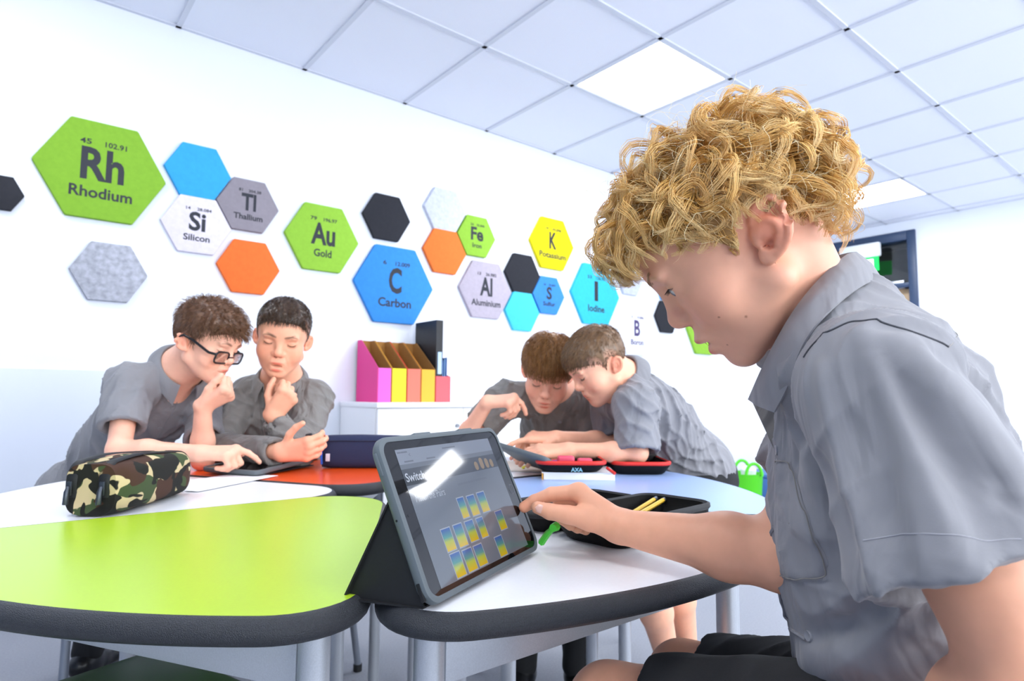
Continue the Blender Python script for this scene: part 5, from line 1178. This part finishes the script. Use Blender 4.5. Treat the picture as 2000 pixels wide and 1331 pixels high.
# ------------------------------------------------------------------ the four boys behind the tables
def boy(s):
    root = thing('person', s['label'], 'person', (0, 0, 0)); sc = s.get('sc', 1.0)
    O = at(*s['O']); s['face']['brow'] = s['brow']; s['face']['ear'] = 1.6; s['face']['browfat'] = .38; s['face']['brow_w'] = .7; M = head_frame(O, *s['rot']); ho = s['face']; H = lambda *p: O+M @ (V3(*p)*sc)
    NB, SL, SR, PV, EL, WL, ER, WR = [at(*s[k]) for k in ('NB', 'SL', 'SR', 'PV', 'EL', 'WL', 'ER', 'WR')]
    HL_, KL, AL, HR_, KR, AR = s['legs'](PV)
    hands = []; hc_ = []
    for Wd, hp, E in ((WL, s['handL'], EL), (WR, s['handR'], ER)):
        d, n, t = hp[:3]; cv = lambda v: CR*v[0]+CU*v[1]+CF*v[2]
        d = cv(d); n = cv(n); n = nrm(n-nrm(d)*(n@nrm(d))); t = cv(t); t = t-nrm(d)*(t@nrm(d))-n*(t@n)
        hc_.append((Wd, Wd+nrm(d)*.05)); ch = hand_chains(Wd, d, n, t, hp[3], .86, *hp[4:]); hands.append(guard(lambda P, ch=ch: hand_sdf(P, ch), Wd+nrm(d)*.06, .15))
    tk = s.get('thin', .88)
    def body(P):
        d = head_sdf((P-O) @ M/sc, ho)*sc
        d = smin(d, s_cone(P, H(0, -.014, -.025), NB, .043, .050), .02); d = smin(d, s_cone(P, H(0, .03, -.055), NB*.5+H(0, .01, -.08)*.5, .026, .034), .02)
        t = smin(s_cone(P, SL*.8+SR*.2, SR*.8+SL*.2, .04, .04), s_cone(P, NB, PV, .05, .08), .05); d = smin(d, t, .04)
        for S, E, Wd, hs in ((SL, EL, WL, hands[0]), (SR, ER, WR, hands[1])):
            a = smin(s_cone(P, S, E, .036*tk, .030*tk), smin(s_cone(P, E, E*.65+Wd*.35, .030*tk, .0295*tk), s_cone(P, E*.65+Wd*.35, Wd, .0295*tk, .0195), .02), .015)
            a = smin(a, hs(P), .012); d = smin(d, a, .015)
        for Hh, K, A in ((HL_, KL, AL), (HR_, KR, AR)):
            g = smin(s_cone(P, Hh, K, .062, .045), smin(s_cone(P, K, K*.65+A*.35, .043, .043), s_cone(P, K*.65+A*.35, A, .043, .028), .02), .02); d = smin(d, g, .03)
        return d
    pts = np.array([O+V3(0, 0, .13), O-V3(.1, .1, 0), O+V3(.1, .1, 0), SL, SR, EL, WL, ER, WR, KL, KR, AL, AR, PV, HL_, HR_])
    v, F = sdf_mesh(body, pts.min(0)-.13, pts.max(0)+.13, .0066, 0); v, F = head_sub(v, F, H(0, .01, 0), .15, body, .0033); v, F = head_sub(v, F, H(0, .04, 0), .09, body, .0016)
    for Wd, c_ in hc_: v, F = head_sub(v, F, c_, .10, body, .0033)
    base = SKIN*np.array(s.get('skin', (1, 1, 1))); t = skin_tint((v-O) @ M/sc, base, ho); bd = mesh_obj('body', v, F, m_skin, root, True, t)
    face_parts(root, M, O, sc, ho, s['brow'], 40); short_hair(root, M, O, sc, dict(s['hair'], skin=s.get('skin', (1, 1, 1))))
    if ho.get('teeth'): MB().loft([[H(x, .0925-.25*abs(x)+dy, z) for x in np.linspace(-.0125, .0125, 9)] for dy, z in ((0, -.0405), (.003, -.0415), (.0035, -.0455), (.001, -.0468))], cap=False, closed=False).build('teeth', mat('teeth', 'efe9e0', .25), root, smooth=True)
    # shirt
    upv = nrm(NB-PV); lat = nrm(SL-SR); frn = nrm(np.cross(upv, lat)); fd = M[:, 1]; frn = frn if frn@(fd+(WL+WR)/2*0+((WL+WR)/2-PV)*2) > 0 else -frn
    lat = nrm(lat-upv*(lat@upv)); BM = np.stack([lat, np.cross(upv, lat), upv], 1); CH = NB*.66+PV*.34; rg = np.random.default_rng(s['seed']); ph = rg.uniform(0, 6, 8); K3 = rg.normal(size=(6, 3))
    w = s.get('w', 1.0)
    def sleeve(P, S, E, Wd, long_):
        a = nrm(E-S); d = s_cone(P, S, E, .053, .046 if long_ else .056)
        if long_:
            e = E+(Wd-E)*.93; b = nrm(Wd-E); fo = smax(s_cone(P, E, e+b*.02, .043, .033), (P-e) @ b, .003); fo = smax(fo, -smax(s_cone(P, e-b*.02, e+b*.05, .0245, .027), -((P-(e-b*.02)) @ b), .003), .002)
            return smin(d, fo, .02)
        e = S+(E-S)*s.get('hem', .68); return smax(d, (P-e) @ a, .004)
    def shirt0(P):
        d = s_ell(P, CH, (.120*w, .088, .145), BM); d = smin(d, s_ell(P, NB*.36+PV*.64, (.115*w, .095, .15), BM), .05); d = smin(d, s_ell(P, PV, (.128*w, .112, .115), BM), .05)
        d = smin(d, s_cone(P, SL, SR, .050, .050), .04); d = smin(d, s_cone(P, NB-upv*.012, SL, .044, .048), .03); d = smin(d, s_cone(P, NB-upv*.012, SR, .044, .048), .03)
        for S, E, Wd, lg in ((SL, EL, WL, s['long']), (SR, ER, WR, s['long'])): d = smin(d, sleeve(P, S, E, Wd, lg), .022)
        return d
    nax = nrm(H(0, -.01, -.03)-NB); folds = []
    for S, E, sg in ((SL, EL, 1), (SR, ER, -1)):
        ap = S-upv*.06+(NB-S)*.30+frn*.08; mid_ = (NB*.4+PV*.6)+frn*.11
        seg = [(ap, mid_+lat*sg*.05, .010, .011), (ap+upv*.02, CH+frn*.1-upv*.03+lat*sg*.03, .009, -.010), (ap-upv*.03, PV*.7+NB*.3+frn*.1+lat*sg*.085, .011, .011), (ap-upv*.02+lat*sg*.02, mid_+lat*sg*.09-upv*.03, .009, -.009), (NB-upv*.03+frn*.07+lat*sg*.05, CH+frn*.1-upv*.06+lat*sg*.055, .009, .007)]
        a = nrm(E-S); x_ = nrm(np.cross(a, frn)); y_ = np.cross(a, x_); hl = np.linalg.norm(E-S)*(s.get('hem', .68) if not s['long'] else .95)
        for g in np.linspace(0, 2*PI, 6)[:-1]+ph[0]: o_ = x_*math.cos(g)+y_*math.sin(g); o2 = x_*math.cos(g+.35)+y_*math.sin(g+.35); seg.append((S+o_*.05+a*.02, S+o2*.055+a*hl*.9, .010, .008*(1 if math.sin(g*3) > 0 else -1)))
        if s['long']:
            Wd = WL if sg > 0 else WR; b = nrm(Wd-E)
            for k in range(4):
                c_ = E+b*(.01+.035*k); g = ph[k]; o_ = x_*math.cos(g)+y_*math.sin(g); o2 = x_*math.cos(g+1.5)+y_*math.sin(g+1.5); seg.append((c_+o_*.04, c_+o2*.04+b*.025, .008, .008))
        folds += make_folds(shirt0, seg)
    def shirt(P):
        d = shirt0(P); q = P*1.0
        near = np.abs(d) < .035; Q = P[near]; dmp = np.ones(len(Q))
        if not s['long']:
            for S, E in ((SL, EL), (SR, ER)):
                e = S+(E-S)*s.get('hem', .68); dmp *= 1-.8*np.exp(-(np.linalg.norm(Q-e, axis=1)/.06)**4)
        d[near] -= (.0058*drape(Q, K3, ph)+fold_field(Q, folds))*dmp
        if not s['long']:
            for S, E in ((SL, EL), (SR, ER)):
                a = nrm(E-S); e = S+(E-S)*s.get('hem', .68); d = smax(d, -smax(s_cone(P, e-a*.04, e+a*.05, .036, .046), -((P-(e-a*.035)) @ a), .003), .003)
        d = smax(d, -s_cone(P, NB-nax*.006, NB+nax*.12, .050, .07), .004)
        return d
    pts = np.array([SL, SR, EL, ER, PV, CH, NB]+([WL, WR] if s['long'] else [])); sv, sF = sdf_mesh(shirt, pts.min(0)-.14, pts.max(0)+.13, .0085, 1); ms = s.get('shirt', m_shirt); sh = mesh_obj('shirt', sv, sF, ms, root, True)
    an = nrm(nax*.75+upv*.35); cf = nrm(frn-an*(frn@an)); cl = np.cross(an, cf); ring_collar(root, NB+an*.020+cf*.004, cf, cl, an, .067, .060, ms, .032, .016, .36, .034)
    pl_ = snap(shirt, [NB+frn*.09-upv*(.05+.025*k) for k in range(13)], 6, .0002); MB().tube(pl_+lat*.008, .0013, 6).build('placket', ms, sh, smooth=True)
    for k in range(4):
        c = NB+frn*.16-upv*(.075+.075*k); t_ = np.linspace(-.02, -.13, 60); P = c+frn*t_[:, None]; vv = shirt(P); i = int(np.argmax(vv < 0))
        if vv.min() < 0 and i > 0: p = P[i]; disc('button', p, grad(shirt, p[None])[0], .0058, m_button, sh)
    # trousers or shorts, shoes
    def legs(P):
        d = s_ell(P, PV-upv*.03, (.125, .10, .09), BM)
        for Hh, K, A in ((HL_, KL, AL), (HR_, KR, AR)):
            if s.get('shorts'):
                a = nrm(K-Hh); E = Hh+(K-Hh)*.78; g = smax(s_cone(P, Hh, E+a*.02, .075, .062), (P-E) @ a, .004)
            else: g = smin(s_cone(P, Hh, K, .074, .056), s_cone(P, K, A+V3(0, 0, .0), .055, .046), .02); 
            d = smin(d, g, .03)
        return d-.002*np.sin(P @ V3(70, 30, 50))*np.sin(P @ V3(-30, 60, 40))
    pts = np.array([PV, HL_, HR_, KL, KR]+([] if s.get('shorts') else [AL, AR])); a, b_ = sdf_mesh(legs, pts.min(0)-.14, pts.max(0)+.12, .011, 1); mesh_obj('shorts' if s.get('shorts') else 'trousers', a, b_, m_pants, root, True)
    for A, K in ((AL, KL), (AR, KR)): shoe(root, A, nrm((K-PV)*V3(1, 1, 0)))
    return dict(O=O, M=M, sc=sc, H=H, PV=PV, WR=WR, body=body, shirt=shirt)
def seated(toward, spread=.085, kz=.50, reach=.30, side=None, seat=.50):
    """hips, knees, ankles for somebody sitting; toward = picture-space (right, depth) direction of the thighs"""
    def f(PV):
        t = nrm(CR*V3(1, 1, 0)*toward[0]+CF*V3(1, 1, 0)*toward[1]); l = np.cross(t, (0, 0, 1))*-1     # to the person's left
        out = []
        for sg in (1, -1):
            Hh = V3(PV[0], PV[1], PV[2]-.06)+l*spread*sg; K = Hh+t*reach; K[2] = kz; A = V3(K[0]-t[0]*.05, K[1]-t[1]*.05, .085); out += [Hh, K, A]
        return out
    return f
def feet_at(r, l, kz=.48):
    def f(PV):
        fw = nrm(((on_z(*r, .06)+on_z(*l, .06))/2-PV)*V3(1, 1, 0)); lf = np.cross((0, 0, 1), fw); out = []
        for q, sg in ((l, 1), (r, -1)): A = on_z(*q, .06); Hh = V3(PV[0], PV[1], PV[2]-.06)+lf*.085*sg; K = V3(A[0]*.75+Hh[0]*.25+fw[0]*.10, A[1]*.75+Hh[1]*.25+fw[1]*.10, kz); out += [Hh, K, V3(A[0], A[1], .085)]
        return out
    return f
FIST = [(70, 75, 40)]*4; POINT = [(28, 16, 10), (72, 70, 35), (78, 72, 35), (80, 70, 35)]; CUP = [(40, 45, 25)]*4; REST = [(18, 22, 14)]*4
B1 = boy(dict(label='brown haired boy in black glasses leaning on the orange table, pointing at the flat tablet', seed=1, sc=.90, O=(394, 672, 1.66), rot=(50, 24, 4), face=dict(eye=0, lip=-.003, mouth=.0008, wide=.98), NB=(352, 722, 1.71), SR=(252, 752, 1.63), SL=(405, 790, 1.84), PV=(165, 965, 1.86), ER=(232, 880, 1.52), WR=(392, 886, 1.50), EL=(396, 898, 1.63), WL=(396, 794, 1.59),
     handR=((1, .02, .1), (-.1, 1, -.25), (0, 0, 1), POINT), handL=((.80, .42, .0), (.25, -.80, -.45), (-.5, .6, -.2), [(72, 78, 45), (75, 80, 45), (78, 82, 45), (80, 84, 45)], ((.75, .45, -.3), (.9, .2, -.3), (.95, .1, -.3))), legs=feet_at((172, 1284), (388, 1288)), long=False, brow='6a4c38', skin=(1.20, 1.24, 1.30),
     hair=dict(dark='54392a', light='8a6347', len=.034, short=.016, thick=.026, rough=2.2, messy=.6, lift=.5, seed=3, sweep=(.3, 1, -.1), dz=-.002)))
B2 = boy(dict(label='dark haired boy in long sleeved grey shirt resting his chin on his hand', seed=2, sc=.95, O=(552, 664, 1.78), rot=(-6, 17, 9), face=dict(eye=0, lip=-.002, lip_drop=.006, mouth=.003, teeth=True), NB=(550, 742, 1.86), SR=(486, 772, 1.89), SL=(614, 780, 1.87), PV=(560, 985, 1.98), ER=(425, 872, 1.74), WR=(548, 884, 1.58), EL=(582, 878, 1.71), WL=(532, 812, 1.68),
     handR=((1, .12, -.1), (-.1, -.2, -1), (.15, 1, 0), CUP, ((.5, .8, .1), (.75, .6, .0), (.9, .4, 0))), handL=((.62, .78, -.05), (.30, -.45, -.80), (-.7, .6, .1), [(70, 78, 45), (74, 80, 45), (76, 80, 45), (78, 82, 45)], ((.6, .6, -.5), (.75, .2, -.6), (.8, .0, -.6))), legs=feet_at((545, 1316), (596, 1345)), long=True, brow='4a3224', skin=(1.08, 1.04, 1.0), shirt=m_shirt2,
     hair=dict(dark='2a1e18', light='5e4632', len=.020, short=.008, thick=.011, rough=.5, messy=.25, lift=.35, seed=4, sweep=(0, 1, -.1), fade=.035, dz=.010)))
B3 = boy(dict(label='auburn haired boy in grey shirt with one hand raised and pointing down', seed=3, sc=.97, O=(1070, 730, 1.92), rot=(-4, 34, 8), face=dict(eye=0, lip=-.003, mouth=.0012), NB=(1090, 758, 2.02), SR=(992, 780, 1.98), SL=(1146, 790, 2.0), PV=(1080, 965, 2.2), ER=(897, 872, 1.90), WR=(952, 786, 1.78), EL=(1165, 885, 1.96), WL=(1085, 872, 1.92),
     handR=((.95, .12, -.2), (.05, 1, -.35), (.1, 0, 1), [(55, 20, 10), (80, 50, 25), (84, 55, 25), (86, 60, 25)]), handL=((-1, 0, -.2), (0, 1, -.2), (0, 0, 1), REST), legs=seated((-.1, -1)), long=False, hem=.6, brow='8a6040', shirt=m_shirt2, skin=(1.15, 1.17, 1.2),
     hair=dict(dark='6b4422', light='b47f45', len=.045, short=.018, thick=.018, rough=1.2, messy=.35, lift=.35, seed=5, sweep=(.15, 1, -.35), dz=-.012)))
def legs4(PV):
    return [PV+V3(0, 0, -.05)-CF*V3(1, 1, 0)*.07, at(1262, 1118, 1.62), V3(*at(1312, 1290, 1.84)[:2], .085), PV+V3(0, 0, -.05)+CF*V3(1, 1, 0)*.07, at(1318, 1105, 1.80), V3(*at(1345, 1275, 1.98)[:2], .085)]
B4 = boy(dict(label='light brown haired boy in profile leaning over the blue table in a grey shirt', seed=4, sc=.91, thin=.80, O=(1180, 714, 1.74), rot=(-66, 35, 0), face=dict(eye=0, lip=-.0065, mouth=.001), NB=(1218, 742, 1.78), SL=(1242, 792, 1.67), SR=(1190, 790, 1.90), PV=(1358, 918, 1.88), EL=(1246, 885, 1.62), WL=(1110, 880, 1.64), ER=(1202, 862, 1.84), WR=(1086, 856, 1.76),
     handL=((-1, -.02, .0), (.1, 1, -.3), (0, .2, 1), REST), handR=((-1, .06, .0), (.1, 1, -.2), (0, 0, -1), [(12, 12, 8), (35, 40, 20), (45, 45, 20), (50, 45, 20)]), legs=legs4, shorts=True, long=False, hem=.97, w=.98, brow='8a6a4a', skin=(1.15, 1.14, 1.12),
     hair=dict(dark='55402c', light='8f6a45', len=.022, short=.007, thick=.012, rough=.6, messy=.25, lift=.4, seed=6, sweep=(0, 1, -.2), fade=.03, dz=-.014)))
# glasses worn by the boy on the left
H = B1['H']; m_spec = mat('black glasses frame', '15161c', .3); sp = thing('glasses', 'black rectangular glasses on the boy pointing at the flat tablet', 'glasses', (0, 0, 0))
dz_ = -.010
for sx in (-1, 1):
    rim = [H(sx*.034+p[0], .1045-.10*abs(sx*.034+p[0])+.002, .010+dz_+p[1]) for p in rrect(.049, .034, .011, 5)]
    MB().tube(rim+rim[:2], .0024, 8, False).build('rim', m_spec, sp, smooth=True)
    MB().loft([[H(sx*.034+p[0]*k, .1045-.10*abs(sx*.034+p[0]*k)+.002, .010+dz_+p[1]*k) for p in rrect(.047, .032, .010, 5)] for k in (.02, 1)]).build('lens', mat('clear lens', 'ffffff', .0, trans=1.0), sp)
    MB().tube([H(sx*.0585, .0995, .018+dz_), H(sx*.072, .085, .017+dz_), H(sx*.077, .03, .018), H(sx*.078, -.005, .020), H(sx*.076, -.022, .008)], .0034, 8).build('temple_arm', m_spec, sp, smooth=True)
MB().tube(spline([H(-.0105, .1055, .012+dz_), H(0, .1115, .015+dz_), H(.0105, .1055, .012+dz_)], 9), .0024, 8).build('bridge', m_spec, sp, smooth=True)
# dark phone in the hand of the boy resting his chin
c = at(606, 862, 1.60); ph_ = thing('handheld_gadget', 'small dark gadget held by the boy resting his chin', 'gadget', (0, 0, 0)); Mg = frame(CR+.2*CU, CU-.2*CR, -CF)
MB().box((-.009, -.020, -.004), (.009, .020, .004), Mg, c).build('gadget_body', mat('dark grey gadget', '2d3036', .35), ph_, bevel=.003)
MB().box((-.0065, -.015, .0041), (.0065, .016, .0046), Mg, c).build('gadget_screen', m_glassy, ph_)
# ------------------------------------------------------------------ seats
m_sg = mat('dark green seat laminate', '2c5a14', .4); m_sgrey = mat('grey seat laminate', '6d727a', .4)
stool('dark green square stool pushed under the lime green table', (.131, 1.045, 0), .30, m_sg, .46)
for nm, B, lab in (('a', B1, 'grey stool under the boy in glasses'), ('b', B2, 'grey stool under the boy resting his chin')):
    stool(lab, (B['PV'][0], B['PV'][1], 0), .6, m_sgrey, max(.3, B['PV'][2]-.165), bars=False)
f3 = nrm((V3(*TC)-B3['PV'])*V3(1, 1, 0)); school_chair('grey moulded chair with bent tube legs under the boy with the raised hand', (B3['PV'][0]-f3[0]*.02, B3['PV'][1]-f3[1]*.02, 0), math.atan2(f3[1], f3[0])-PI/2, max(.3, B3['PV'][2]-.16))
stool('grey stool under the curly blond boy', (BB['PV'][0], BB['PV'][1], 0), .6, m_sgrey, max(.3, BB['PV'][2]-.125))
